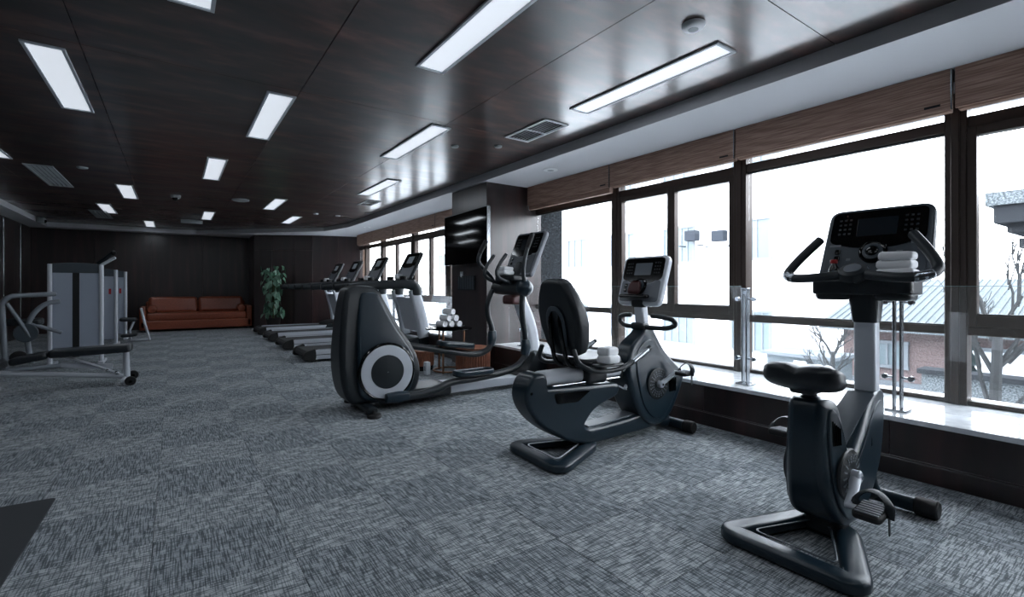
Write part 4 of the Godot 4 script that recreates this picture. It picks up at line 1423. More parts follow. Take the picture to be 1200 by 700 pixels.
# ---------------------------------------------------------------- recumbent bicycle
func recumbent_bike() -> void:
	var at := Vector3(1.842, 0, -2.41)
	var o := thing("recumbent_bicycle", "dark recumbent exercise bicycle with padded backrest and silver seat rail", "exercise bike", at, 0.0)
	var ft := MB.new()
	var loop := fillet(v3([[0.02, 0.03, -0.25], [0.0, 0.03, 0.255], [0.44, 0.04, 0.07], [0.47, 0.042, -0.06]]), 0.08, 6, true)
	ft.tube(loop, 0.048, 12, true, 0.56, Vector3.UP, 0.45)
	var rfo := part(o, "rear_foot", ft, M.body)
	var tr2 := MB.new()
	tr2.tube(fillet(v3([[0.065, 0.055, -0.165], [0.052, 0.055, 0.175], [0.385, 0.066, 0.03], [0.40, 0.066, -0.02]]), 0.05, 5, true), 0.006, 8, true, 0.6, Vector3.UP)
	part(rfo, "inner_trim", tr2, M.silver_paint)
	# frame: low keel curving up behind into the seat support
	var fp := outline(v2([[1.12, 0.075], [0.80, 0.055], [0.50, 0.052], [0.33, 0.07], [0.15, 0.145], [0.0, 0.245], [-0.09, 0.35], [-0.115, 0.44], [-0.09, 0.52], [-0.04, 0.56], [0.03, 0.558], [0.055, 0.52], [0.06, 0.475], [0.10, 0.468], [0.38, 0.45], [0.62, 0.435], [0.69, 0.42], [0.695, 0.375], [0.66, 0.34], [0.55, 0.31], [0.46, 0.275], [0.40, 0.225], [0.375, 0.185], [0.42, 0.158], [0.55, 0.155], [0.80, 0.165], [1.12, 0.195]]), 4)
	var fr := MB.new()
	fr.extr(fp, -0.085, 0.085, 0.024, 4)
	var fo := part(o, "frame", fr, M.body)
	var kt := MB.new()
	kt.tube(v3([[0.43, 0.160, 0], [0.62, 0.162, 0], [0.95, 0.179, 0]]), 0.055, 8, false, 0.12, Vector3.UP, 0.5)
	part(fo, "keel_plate", kt, M.grey_plastic)
	for sd in [-1, 1]:
		var il := MB.new()
		il.extr(PackedVector2Array(fillet(v2([[0.10, 0.43], [0.12, 0.36], [0.30, 0.35], [0.42, 0.415]]), 0.02, 3, true)), minf(sd * 0.083, sd * 0.0875), maxf(sd * 0.083, sd * 0.0875), 0.001, 1)
		part(fo, "side_label", il, M.gloss_black)
	var bt := MB.new()
	bt.cyl(Vector3(-0.075, 0.45, 0.084), Vector3(-0.075, 0.45, 0.088), 0.009, 12, 0.001)
	part(fo, "screw", bt, M.gloss_black)
	# silver rail and seat carriage
	var rl := MB.new()
	rl.rbox(Vector3(0.3925, 0.515, 0), Vector3(0.695, 0.09, 0.13), 0.012, 0.035, 4)
	part(o, "seat_rail", rl, M.white_cover)
	var rr := MB.new()
	rr.cyl(Vector3(0.10, 0.474, 0.075), Vector3(0.70, 0.468, 0.075), 0.008, 10)
	part(o, "guide_rod", rr, M.chrome)
	var ec := MB.new()
	ec.tube(spline(v3([[0.70, 0.56, 0.0], [0.735, 0.52, 0.0], [0.74, 0.47, 0.0]]), 3), 0.05, 12, false, 1.4, Vector3.RIGHT, 0.4)
	part(o, "rail_end", ec, M.body_dark)
	var ca := MB.new()
	ca.rbox(Vector3(0.47, 0.515, 0.0), Vector3(0.20, 0.13, 0.20), 0.03)
	part(o, "carriage", ca, M.body_dark)
	# seat cushion and backrest
	var se := MB.new()
	se.rbox(Vector3(0.46, 0.605, 0), Vector3(0.36, 0.06, 0.36), 0.06, 0.025, 4)
	part(o, "seat", se, M.vinyl)
	var br := Transform3D(Basis(Vector3(0, 0, 1), deg_to_rad(13)), Vector3(0.285, 0.63, 0))
	var bk := MB.new()
	bk.xf = br
	var bs := []
	# sections of the backrest from bottom to top: y, half width, back x, front x
	for q in [[0.02, 0.10, -0.01, 0.055], [0.035, 0.135, -0.03, 0.075], [0.10, 0.165, -0.035, 0.088], [0.22, 0.195, -0.035, 0.085], [0.32, 0.195, -0.035, 0.075], [0.42, 0.165, -0.035, 0.065], [0.495, 0.125, -0.034, 0.055], [0.52, 0.105, -0.028, 0.045], [0.53, 0.07, -0.01, 0.03]]:
		var ring := PackedVector3Array()
		for p in MB.rrect(q[3] - q[2], q[1] * 2.0, 0.035, 4):
			ring.append(Vector3((q[2] + q[3]) / 2.0 + p.x, q[0], p.y))
		bs.append(ring)
	bk.loft(bs)
	var bo := part(o, "backrest", bk, M.vinyl, "", 50.0)
	var bp := MB.new()
	bp.xf = br
	bp.tube(spline(v3([[-0.045, 0.10, -0.06], [-0.045, 0.26, -0.075], [-0.045, 0.335, -0.04], [-0.045, 0.345, 0.0], [-0.045, 0.335, 0.04], [-0.045, 0.26, 0.075], [-0.045, 0.10, 0.06]]), 4), 0.016, 8, false, 0.5, Vector3(1, 0, 0.001))
	part(bo, "back_rib", bp, M.panel_grey)
	var fb := MB.new()
	for s in [-1, 1]:
		fb.tube(spline(v3([[0.19, 0.93, s * 0.045], [0.18, 0.86, s * 0.05], [0.20, 0.72, s * 0.055], [0.245, 0.60, s * 0.06], [0.34, 0.575, s * 0.06], [0.44, 0.575, s * 0.06]]), 4), 0.015, 10)
	part(o, "backrest_frame", fb, M.gloss_black)
	# side grips by the seat: bent bars with silver pulse sections
	for s in [-1, 1]:
		var sg := MB.new()
		sg.tube(spline(v3([[0.20, 0.70, s * 0.16], [0.21, 0.62, s * 0.20], [0.30, 0.575, s * 0.235], [0.48, 0.565, s * 0.25], [0.62, 0.60, s * 0.255], [0.80, 0.685, s * 0.26]]), 5), 0.016, 10)
		var sgo := part(o, "side_grip", sg, M.grip)
		var sv := MB.new()
		sv.tube(v3([[0.635, 0.607, s * 0.255], [0.70, 0.638, s * 0.257], [0.77, 0.671, s * 0.259]]), 0.0185, 12)
		part(sgo, "pulse_grip", sv, M.steel)
	var ar := MB.new()
	ar.rbox(Vector3(0.42, 0.60, 0.235), Vector3(0.22, 0.02, 0.09), 0.02)
	part(o, "side_tray", ar, M.body_dark)
	# drive housing
	var hp := outline(v2([[1.00, 0.80], [0.955, 0.755], [0.86, 0.69], [0.795, 0.60], [0.775, 0.48], [0.80, 0.34], [0.875, 0.20], [0.98, 0.10], [1.10, 0.075], [1.22, 0.12], [1.33, 0.26], [1.40, 0.40], [1.385, 0.45], [1.28, 0.54], [1.19, 0.63], [1.12, 0.74], [1.075, 0.81]]), 4)
	var taper := func(p: Vector3) -> Vector3:
		return Vector3(p.x, p.y, p.z * lerpf(1.0, 0.5, clampf((p.y - 0.45) / 0.36, 0.0, 1.0)))
	var h := MB.new()
	h.extr(hp, -0.105, 0.105, 0.03, 4)
	h.warp(taper)
	var hs := part(o, "housing", h, M.body)
	for sd in [-1, 1]:
		var sh := MB.new()
		sh.extr(outline(v2([[0.985, 0.70], [0.88, 0.63], [0.855, 0.50], [0.875, 0.36], [0.94, 0.22], [1.05, 0.13], [1.16, 0.15], [1.27, 0.28], [1.33, 0.40], [1.24, 0.50], [1.14, 0.60], [1.075, 0.70]]), 3), minf(sd * 0.095, sd * 0.112), maxf(sd * 0.095, sd * 0.112), 0.006, 2)
		sh.warp(taper)
		part(hs, "side_shell", sh, M.body)
		var rg := MB.new()
		rg.lathe([Vector2(0.115, 0.0), Vector2(0.115, 0.008), Vector2(0.105, 0.012), Vector2(0.02, 0.014)], Vector3(1.075, 0.385, sd * 0.104), Vector3(0, 0, sd), 32)
		part(hs, "crank_cover", rg, M.body_dark)
		var dots := MB.new()
		for k in 20:
			var a := TAU * k / 20
			for r in [0.06, 0.076, 0.092]:
				var c := Vector3(1.075 + cos(a) * r, 0.385 + sin(a) * r, sd * 0.113)
				dots.cyl(c, c + Vector3(0, 0, sd * 0.006), 0.0045, 6, 0.0005)
		part(hs, "vent_dots", dots, M.grey_plastic).set_meta("kind", "stuff")
		var vs := MB.new()
		for k in 5:
			vs.box(Vector3(1.205 + k * 0.017, 0.31, sd * 0.09), Vector3(1.213 + k * 0.017, 0.41, sd * 0.1145))
		part(hs, "vent_slits", vs, M.gloss_black).set_meta("kind", "stuff")
	pedal_set(o, Vector3(1.075, 0.385, 0.12), 1.0, deg_to_rad(28), 0.165, 0.0)
	pedal_set(o, Vector3(1.075, 0.385, -0.12), -1.0, deg_to_rad(208), 0.165, 0.0)
	# front foot
	var ff := MB.new()
	ff.cyl(Vector3(1.33, 0.046, -0.20), Vector3(1.33, 0.046, 0.18), 0.038, 18, 0.004)
	ff.tube([Vector3(1.12, 0.12, 0), Vector3(1.25, 0.06, 0), Vector3(1.33, 0.05, 0)], [0.06, 0.05, 0.04], 12)
	var ffo := part(o, "front_foot", ff, M.body)
	for s in [-1, 1]:
		var cp := MB.new()
		cp.cyl(Vector3(1.33, 0.046, s * 0.15), Vector3(1.33, 0.046, s * 0.235), 0.045, 18, 0.008)
		part(ffo, "end_cap", cp, M.rubber)
	# column, front handlebar loops, console
	var cm := MB.new()
	cm.tube([Vector3(1.045, 0.74, 0), Vector3(1.025, 0.85, 0), Vector3(1.01, 0.97, 0)], 0.042, 14, false, 0.85, Vector3.RIGHT, 0.5)
	part(o, "column", cm, M.white_cover)
	var hb := MB.new()
	for s in [-1, 1]:
		hb.tube(spline(v3([[1.0, 0.805, s * 0.03], [1.02, 0.798, s * 0.10], [1.06, 0.80, s * 0.20], [1.075, 0.825, s * 0.255], [1.06, 0.862, s * 0.245], [1.03, 0.88, s * 0.17], [1.015, 0.885, s * 0.10]]), 5), 0.018, 12)
	hb.rbox(Vector3(1.005, 0.805, 0), Vector3(0.09, 0.055, 0.12), 0.02)
	part(o, "handlebar", hb, M.grip)
	var nk := MB.new()
	nk.rbox(Vector3(1.0, 0.975, 0), Vector3(0.07, 0.06, 0.12), 0.02)
	part(o, "console_neck", nk, M.body_dark)
	console(o, Vector3(0.965, 0.965, 0), 17.0, 0.40, 0.42, 0.385, M.white_cover, M.panel_light, M.lcd, true)
	var lg := MB.new()
	lg.rbox(Vector3(0.935, 1.03, 0), Vector3(0.06, 0.028, 0.26), 0.02)
	part(o, "reading_ledge", lg, M.gloss_black)
	var po := thing("brown_pouch", "dark red rounded pouch leaning on the recumbent bicycle console", "pouch", at + Vector3(0.925, 1.046, -0.005))
	var pm := MB.new()
	pm.rbox(Vector3(0.012, 0.05, 0), Vector3(0.03, 0.10, 0.125), 0.012, 0.03, 4)
	pm.warp(func(p): return Vector3(p.x + p.y * 0.30, p.y, p.z * (1.0 - 0.35 * clampf(p.y / 0.10, 0.0, 1.0))))
	part(po, "pouch", pm, M.brown_red)
	folded_towel("folded_towel", "small white folded towel on the seat side of the recumbent bicycle", at + Vector3(0.41, 0.616, 0.25), 5.0, Vector3(0.12, 0.10, 0.11), 2)
	# loose white lead hanging between seat and housing
	var cb := MB.new()
	cb.tube(spline(v3([[0.765, 0.50, 0.055], [0.80, 0.53, 0.07], [0.84, 0.48, 0.08], [0.83, 0.40, 0.07], [0.79, 0.37, 0.06], [0.72, 0.40, 0.05]]), 6), 0.006, 8)
	var ca2 := part(o, "lead", cb, M.white_cover, "thin white lead")
	var cp2 := MB.new()
	cp2.cyl(Vector3(0.77, 0.375, 0.06), Vector3(0.79, 0.40, 0.062), 0.013, 10)
	part(ca2, "plug", cp2, M.white_cover)

# ---------------------------------------------------------------- elliptical trainer
func elliptical() -> void:
	var at := Vector3(1.2, 0, -4.35)
	var o := thing("elliptical_trainer", "black elliptical trainer with big ringed wheel and white front column", "elliptical trainer", at, 0.0)
	# rear drive housing
	var hp := outline(v2([[0.03, 0.10], [-0.035, 0.25], [-0.055, 0.50], [-0.035, 0.80], [0.0, 1.03], [0.03, 1.085], [0.12, 1.11], [0.24, 1.10], [0.31, 1.06], [0.35, 0.98], [0.46, 0.78], [0.58, 0.60], [0.66, 0.44], [0.68, 0.28], [0.62, 0.13], [0.45, 0.075], [0.15, 0.07]]), 4)
	var taper := func(p: Vector3) -> Vector3:
		return Vector3(p.x, p.y, p.z * lerpf(1.0, 0.62, clampf((p.y - 0.45) / 0.65, 0.0, 1.0)))
	var h := MB.new()
	h.extr(hp, -0.175, 0.175, 0.045, 5)
	h.warp(taper)
	var hs := part(o, "rear_housing", h, M.body_dark)
	for sd in [-1, 1]:
		var sh := MB.new()
		sh.extr(outline(v2([[0.14, 0.12], [0.09, 0.40], [0.10, 0.75], [0.13, 1.0], [0.165, 1.045], [0.26, 1.045], [0.305, 1.0], [0.40, 0.80], [0.52, 0.61], [0.60, 0.46], [0.60, 0.25], [0.50, 0.12]]), 4), minf(sd * 0.15, sd * 0.20), maxf(sd * 0.15, sd * 0.20), 0.02, 3)
		sh.warp(taper)
		part(hs, "side_cover", sh, M.body)
		# wheel: black rim, pale ring, dark disc
		var c := Vector3(0.345, 0.345, sd * 0.185)
		var ax := Vector3(0, 0, sd)
		var w := MB.new()
		w.lathe([Vector2(0.25, -0.05), Vector2(0.258, 0.0), Vector2(0.256, 0.022), Vector2(0.245, 0.03), Vector2(0.236, 0.024)], c, ax, 56)
		var wo := part(o, "wheel", w, M.gloss_black)
		var r := MB.new()
		r.lathe([Vector2(0.236, 0.01), Vector2(0.235, 0.029), Vector2(0.230, 0.031), Vector2(0.15, 0.031), Vector2(0.148, 0.022)], c, ax, 56)
		part(wo, "pale_ring", r, M.silver_paint)
		var d := MB.new()
		d.lathe([Vector2(0.149, 0.01), Vector2(0.148, 0.034), Vector2(0.144, 0.036), Vector2(0.003, 0.038)], c, ax, 48)
		part(wo, "disc", d, M.body_dark)
		var b := MB.new()
		b.cyl(c + ax * 0.036, c + ax * 0.041, 0.006, 10, 0.001)
		part(wo, "centre_bolt", b, M.chrome)
	# rear stabiliser with rubber pads
	var rs := MB.new()
	rs.tube(v3([[0.16, 0.055, -0.30], [0.16, 0.055, 0.36]]), 0.045, 12, false, 0.6, Vector3.UP, 0.4)
	var rso := part(o, "rear_foot", rs, M.body_dark)
	for z in [-0.30, 0.37]:
		var p := MB.new()
		p.lathe([Vector2(0.055, 0.0), Vector2(0.06, 0.01), Vector2(0.055, 0.028), Vector2(0.02, 0.035), Vector2(0.012, 0.06)], Vector3(0.17, 0, z), Vector3.UP, 18)
		part(rso, "foot_pad", p, M.rubber)
	# centre beam: dark at the back, bright cover to the front
	var be := MB.new()
	be.rbox(Vector3(0.64, 0.10, 0.0), Vector3(0.72, 0.10, 0.38), 0.03)
	part(o, "rear_beam", be, M.body_dark)
	var bs := MB.new()
	bs.extr(PackedVector2Array([Vector2(0.98, 0.045), Vector2(1.95, 0.045), Vector2(1.95, 0.12), Vector2(0.98, 0.155)]), -0.085, 0.085, 0.012, 2)
	part(o, "front_beam", bs, M.silver_paint)
	# front boot and foot
	var fb := MB.new()
	fb.extr(outline(v2([[1.86, 0.04], [1.88, 0.14], [1.98, 0.20], [2.03, 0.32], [2.05, 0.38], [2.15, 0.385], [2.23, 0.34], [2.25, 0.20], [2.22, 0.05], [2.05, 0.03]]), 4), -0.11, 0.11, 0.03, 3)
	part(o, "front_boot", fb, M.body_dark)
	var ff := MB.new()
	ff.tube(v3([[2.14, 0.04, -0.29], [2.14, 0.04, 0.29]]), 0.05, 12, false, 0.75, Vector3.UP, 0.3)
	part(o, "front_foot", ff, M.rubber)
	# white curved column
	var cm := MB.new()
	cm.tube(spline(v3([[2.11, 0.33, 0], [2.095, 0.50, 0], [2.04, 0.72, 0], [1.95, 0.92, 0], [1.90, 1.06, 0]]), 5), [0.075, 0.075, 0.075, 0.074, 0.074, 0.073, 0.072, 0.072, 0.071, 0.07, 0.069, 0.068, 0.067, 0.066, 0.065, 0.064, 0.063, 0.062, 0.06, 0.06, 0.06], 18, false, 1.15, Vector3.RIGHT, 0.35)
	part(o, "column", cm, M.white_cover)
	var rb := MB.new()
	rb.rbox(Vector3(1.84, 0.955, 0), Vector3(0.15, 0.10, 0.20), 0.03)
	part(o, "red_box", rb, M.brown_red)
	# pivot hub across the column
	var hb := MB.new()
	hb.lathe([Vector2(0.03, -0.33), Vector2(0.062, -0.31), Vector2(0.072, -0.25), Vector2(0.080, 0.0), Vector2(0.084, 0.22)], Vector3(1.82, 1.085, 0), Vector3(0, 0, 1), 24)
	var hub := part(o, "pivot_hub", hb, M.body_dark)
	var hc := MB.new()
	hc.lathe([Vector2(0.083, 0.215), Vector2(0.092, 0.23), Vector2(0.090, 0.27), Vector2(0.07, 0.315), Vector2(0.035, 0.34), Vector2(0.004, 0.345)], Vector3(1.82, 1.085, 0), Vector3(0, 0, 1), 24)
	part(hub, "hub_cap", hc, M.body)
	# swinging arms below the hub, pedal links, pedals
	var sides := [
		[1.0, v3([[1.80, 1.05, 0.25], [1.79, 0.90, 0.25], [1.80, 0.75, 0.25], [1.83, 0.60, 0.25], [1.84, 0.46, 0.25]]), v3([[1.84, 0.46, 0.25], [1.82, 0.36, 0.25], [1.72, 0.27, 0.25], [1.55, 0.225, 0.25], [1.25, 0.20, 0.25], [0.95, 0.19, 0.26], [0.82, 0.155, 0.27], [0.62, 0.12, 0.275], [0.38, 0.125, 0.275]]), Vector3(1.20, 0.228, 0.25), -2.5],
		[-1.0, v3([[1.74, 1.05, -0.25], [1.68, 0.92, -0.25], [1.68, 0.78, -0.25], [1.73, 0.64, -0.25], [1.74, 0.52, -0.25]]), v3([[1.74, 0.52, -0.25], [1.72, 0.45, -0.25], [1.66, 0.385, -0.25], [1.52, 0.355, -0.25], [1.25, 0.40, -0.25], [1.0, 0.45, -0.26], [0.75, 0.50, -0.27], [0.45, 0.555, -0.275]]), Vector3(1.27, 0.445, -0.25), -9.0],
	]
	for q in sides:
		var s: float = q[0]
		var a := MB.new()
		a.tube(spline(q[1], 5), 0.031, 12)
		var ao := part(o, "swing_arm", a, M.body_dark)
		var jt := MB.new()
		var e: Vector3 = q[1][4]
		jt.tube([e + Vector3(0.0, 0.07, 0), e, e + Vector3(-0.02, -0.07, 0)], [0.045, 0.052, 0.042], 12, false, 0.8, Vector3(0, 0, 1), 0.3)
		part(ao, "joint_cover", jt, M.body)
		var l := MB.new()
		l.tube(spline(q[2], 5), 0.035, 12)
		var lo := part(o, "pedal_link", l, M.body_dark)
		var k := MB.new()
		var ce: Vector3 = q[2][q[2].size() - 1]
		k.tube([ce + Vector3(-0.06, 0, 0), ce + Vector3(0.04, 0, 0), ce + Vector3(0.12, 0, 0)], [0.042, 0.05, 0.042], 12, false, 1.0, Vector3.UP, 0.3)
		part(lo, "crank_cover", k, M.body)
		var pd := MB.new()
		pd.xf = Transform3D(Basis(Vector3(0, 0, 1), deg_to_rad(q[4])), q[3])
		pd.rbox(Vector3(0, 0.012, 0), Vector3(0.42, 0.022, 0.17), 0.06, 0.008, 5)
		var po := part(o, "pedal", pd, M.rubber)
		var rim := MB.new()
		rim.xf = pd.xf
		var path := fillet(v3([[-0.20, 0.03, -0.078], [0.20, 0.045, -0.078], [0.20, 0.045, 0.078], [-0.20, 0.03, 0.078]]), 0.06, 5, true)
		rim.tube(path, 0.012, 8, true, 2.0, Vector3.UP, 0.2)
		part(po, "pedal_rim", rim, M.body)
		var gr := MB.new()
		gr.xf = pd.xf
		for i in 7:
			gr.rbox(Vector3(-0.15 + i * 0.05, 0.0255, 0), Vector3(0.014, 0.006, 0.11), 0.003)
		part(po, "tread", gr, M.panel_grey)
	# moving handles above the hub and fixed grips
	var mh := MB.new()
	mh.tube(spline(v3([[1.81, 1.10, 0.29], [1.78, 1.22, 0.29], [1.79, 1.36, 0.29], [1.84, 1.52, 0.285], [1.90, 1.65, 0.28]]), 5), 0.022, 12)
	var mho := part(o, "moving_handle", mh, M.grip)
	var mg := MB.new()
	mg.tube(v3([[1.838, 1.515, 0.285], [1.87, 1.585, 0.283], [1.903, 1.655, 0.28]]), 0.0255, 12)
	part(mho, "hand_grip", mg, M.rubber)
	mh = MB.new()
	mh.tube(spline(v3([[1.80, 1.10, -0.29], [1.76, 1.20, -0.29], [1.66, 1.29, -0.29], [1.58, 1.385, -0.29], [1.61, 1.50, -0.285], [1.67, 1.605, -0.28]]), 5), 0.022, 12)
	mho = part(o, "moving_handle", mh, M.grip)
	mg = MB.new()
	mg.tube(v3([[1.60, 1.48, -0.286], [1.635, 1.545, -0.283], [1.672, 1.61, -0.28]]), 0.0255, 12)
	part(mho, "hand_grip", mg, M.rubber)
	for s in [-1, 1]:
		var fg := MB.new()
		fg.tube(spline(v3([[1.80, 1.13, s * 0.10], [1.70, 1.15, s * 0.115], [1.59, 1.19, s * 0.12], [1.555, 1.25, s * 0.12], [1.60, 1.345, s * 0.12], [1.675, 1.44, s * 0.12]]), 5), 0.019, 12)
		part(o, "fixed_grip", fg, M.grip)
	var ty := MB.new()
	ty.rbox(Vector3(1.82, 1.19, 0), Vector3(0.22, 0.07, 0.34), 0.04, 0.02)
	ty.tube([Vector3(1.88, 1.08, 0), Vector3(1.90, 1.22, 0), Vector3(1.96, 1.34, 0)], 0.06, 12)
	part(o, "tray", ty, M.body_dark)
	console(o, Vector3(1.885, 1.215, 0), 24.0, 0.52, 0.54, 0.55, M.panel_light, M.panel_grey, M.lcd_dark, false)
	folded_towel("folded_towel", "white towel folded on the elliptical trainer tray", at + Vector3(1.74, 1.228, 0.0), 0.0, Vector3(0.14, 0.085, 0.19), 2)

# ---------------------------------------------------------------- treadmills
func treadmills() -> void:
	var proto := make_treadmill()
	var zs := [-7.80, -9.40, -10.95, -12.45]
	var lb := ["treadmill nearest the television column, first behind the elliptical trainer", "second treadmill from the elliptical trainer", "third treadmill from the elliptical trainer", "last treadmill in the row, beside the leafy plant"]
	for k in 4:
		var at := Vector3(1.55, 0, zs[k])
		if k == 0:
			proto.position = at
			proto.set_meta("label", lb[0])
		else:
			copy(proto, at, 0.0, lb[k])
		folded_towel("folded_towel", "white towel on the console of the %s treadmill" % ["nearest", "second", "third", "farthest"][k], at + Vector3(1.50, 1.228, 0.12), 0.0, Vector3(0.10, 0.075, 0.15), 3)

func make_treadmill() -> Node3D:
	var o := thing("treadmill", "treadmill", "treadmill", Vector3.ZERO, 0.0, "treadmills in a row facing the windows")
	var w := 0.40
	for s in [-1, 1]:
		var r := MB.new()
		r.extr(PackedVector2Array(fillet(v2([[0.10, 0.035], [0.10, 0.155], [0.16, 0.172], [1.55, 0.172], [1.55, 0.035]]), 0.02, 3, true)), minf(s * w, s * (w - 0.065)), maxf(s * w, s * (w - 0.065)), 0.01, 2)
		var ro := part(o, "side_rail", r, M.silver_paint)
		bx(ro, "foot_strip", Vector3(0.17, 0.171, s * (w - 0.033) - 0.024), Vector3(1.45, 0.178, s * (w - 0.033) + 0.024), M.grey_plastic, 0.002)
		bx(ro, "groove", Vector3(0.12, 0.098, s * (w + 0.0005) - 0.002), Vector3(1.5, 0.106, s * (w + 0.0005) + 0.002), M.gasket)
		var ec := MB.new()
		ec.extr(outline(v2([[-0.02, 0.03], [-0.035, 0.09], [0.0, 0.15], [0.08, 0.178], [0.13, 0.178], [0.13, 0.03]]), 3), minf(s * (w + 0.008), s * (w - 0.09)), maxf(s * (w + 0.008), s * (w - 0.09)), 0.012, 2)
		part(o, "rear_cap", ec, M.rubber)
	var d := MB.new()
	d.rbox(Vector3(0.78, 0.125, 0), Vector3(1.56, 0.075, 2 * (w - 0.075)), 0.03, 0.03, 3)
	part(o, "belt", d, M.belt)
	var rr := MB.new()
	rr.cyl(Vector3(0.03, 0.10, -w + 0.08), Vector3(0.03, 0.10, w - 0.08), 0.05, 16)
	part(o, "rear_roller", rr, M.belt)
	var ho := MB.new()
	ho.extr(outline(v2([[1.42, 0.04], [1.43, 0.17], [1.50, 0.225], [1.70, 0.265], [1.90, 0.245], [2.02, 0.17], [2.04, 0.05]]), 4), -w - 0.01, w + 0.01, 0.03, 3)
	part(o, "motor_hood", ho, M.body_dark)
	for x in [0.12, 1.85]:
		for s in [-1, 1]:
			bx(o, "foot", Vector3(x - 0.04, 0, s * (w - 0.05) - 0.03), Vector3(x + 0.04, 0.042, s * (w - 0.05) + 0.03), M.rubber, 0.006)
	for s in [-1, 1]:
		# leaning bright upright with a dark boot, and the thick handrail bending back from its top
		var u := MB.new()
		u.tube(spline(v3([[1.86, 0.16, s * (w - 0.02)], [1.81, 0.50, s * (w - 0.02)], [1.72, 0.85, s * (w - 0.02)], [1.66, 1.04, s * (w - 0.02)]]), 4), [0.108, 0.108, 0.107, 0.106, 0.105, 0.103, 0.102, 0.10, 0.098, 0.096, 0.094, 0.092, 0.09], 14, false, 0.55, Vector3.RIGHT.cross(Vector3.UP), 0.35)
		var uo := part(o, "upright", u, M.white_cover)
		var bo := MB.new()
		bo.tube(v3([[1.875, 0.10, s * (w - 0.02)], [1.855, 0.24, s * (w - 0.02)]]), 0.125, 14, false, 0.6, Vector3.RIGHT.cross(Vector3.UP), 0.35)
		part(uo, "boot", bo, M.body_dark)
		var hr := MB.new()
		hr.tube(spline(v3([[1.70, 0.98, s * (w - 0.02)], [1.69, 1.08, s * (w - 0.02)], [1.60, 1.125, s * (w - 0.02)], [1.40, 1.135, s * (w - 0.02)], [1.0, 1.115, s * (w - 0.015)], [0.60, 1.095, s * (w - 0.01)]]), 5), [0.09, 0.091, 0.092, 0.092, 0.091, 0.09, 0.088, 0.086, 0.084, 0.082, 0.08, 0.079, 0.078, 0.076, 0.075, 0.074, 0.073, 0.072, 0.071, 0.07, 0.069, 0.068, 0.067, 0.066, 0.064, 0.062], 14, false, 0.8, Vector3(0, 0, 1), 0.2)
		part(o, "handrail", hr, M.body_dark)
	# cross shroud between the uprights, tray and console
	var sh := MB.new()
	sh.xf = face(Vector3(1.80, 0.36, 0), -15.0)
	sh.extr(PackedVector2Array(fillet(v2([[-0.30, 0.0], [-0.32, 0.58], [0.32, 0.58], [0.30, 0.0]]), 0.03, 3, true)), -0.02, 0.02, 0.006, 2)
	var so := part(o, "front_shroud", sh, M.white_cover)
	var la := MB.new()
	la.xf = sh.xf
	la.box(Vector3(-0.28, 0.42, 0.019), Vector3(-0.24, 0.52, 0.022))
	part(so, "paper_label", la, M.print_white)
	var ty := MB.new()
	ty.rbox(Vector3(1.58, 1.16, 0), Vector3(0.26, 0.11, 0.80), 0.05, 0.03, 4)
	part(o, "tray", ty, M.body_dark)
	for s in [-1, 1]:
		var cu := MB.new()
		cu.lathe([Vector2(0.05, 1.18), Vector2(0.058, 1.20), Vector2(0.062, 1.265), Vector2(0.058, 1.272), Vector2(0.048, 1.27)], Vector3(1.52, 0, s * 0.30), Vector3.UP, 18)
		part(o, "cup_holder", cu, M.rubber)
	console(o, Vector3(1.60, 1.215, 0), 27.0, 0.66, 0.62, 0.53, M.body_dark, M.panel_light, M.print_white, false)
	return o

# ---------------------------------------------------------------- weight machines
func make_tower() -> Node3D:
	var o := thing("weight_machine", "weight machine", "weight machine", Vector3.ZERO, 0.0, "shielded weight machines in a row")
	for s in [-1, 1]:
		var p := MB.new()
		p.rbox(Vector3(s * 0.268, 0.715, 0), Vector3(0.052, 1.39, 0.10), 0.02, 0.006)
		part(o, "post", p, M.silver_paint)
		bx(o, "foot", Vector3(s * 0.268 - 0.035, 0, -0.34), Vector3(s * 0.268 + 0.035, 0.045, 0.09), M.silver_paint, 0.008)
	var cap := MB.new()
	cap.extr(PackedVector2Array(spline(v2([[-0.24, 1.29], [-0.24, 1.415], [-0.12, 1.428], [0.0, 1.432], [0.12, 1.428], [0.24, 1.415], [0.24, 1.29]]), 1, true)), -0.05, 0.045, 0.006, 2)
	part(o, "head_cap", cap, M.panel_grey)
	bx(o, "top_beam", Vector3(-0.22, 1.33, -0.32), Vector3(0.22, 1.40, -0.05), M.body_dark, 0.01)
	bx(o, "shield", Vector3(-0.242, 0.12, 0.018), Vector3(0.242, 1.29, 0.026), M.frosted, 0.001)
	bx(o, "centre_strap", Vector3(-0.036, 0.12, 0.0265), Vector3(0.036, 1.29, 0.031), M.rubber, 0.001)
	var rods := MB.new()
	for s in [-1, 1]:
		rods.cyl(Vector3(s * 0.09, 0.1, -0.2), Vector3(s * 0.09, 1.35, -0.2), 0.011, 10)
	part(o, "guide_rods", rods, M.chrome)
	for k in 12:
		bx(o, "weight_plate", Vector3(-0.19, 0.10 + k * 0.031, -0.28), Vector3(0.19, 0.129 + k * 0.031, -0.12), M.weight_iron, 0.003)
	bx(o, "rear_shield", Vector3(-0.22, 0.12, -0.33), Vector3(0.22, 1.32, -0.322), M.frosted, 0.001)
	return o

func pad(parent: Node3D, called: String, a: Vector3, b: Vector3, w: float, t: float) -> void:
	# an upholstered pad from a to b (centre line of its top)
	var d := (b - a).normalized()
	var m := MB.new()
	var up := Vector3(-d.y, d.x, 0) if d.x > 0 else Vector3(d.y, -d.x, 0)
	m.xf = Transform3D(Basis(d, up, d.cross(up)), (a + b) / 2 - up * t / 2)
	m.rbox(Vector3.ZERO, Vector3(a.distance_to(b), t, w), 0.05, 0.03, 4)
	part(parent, called, m, M.vinyl)

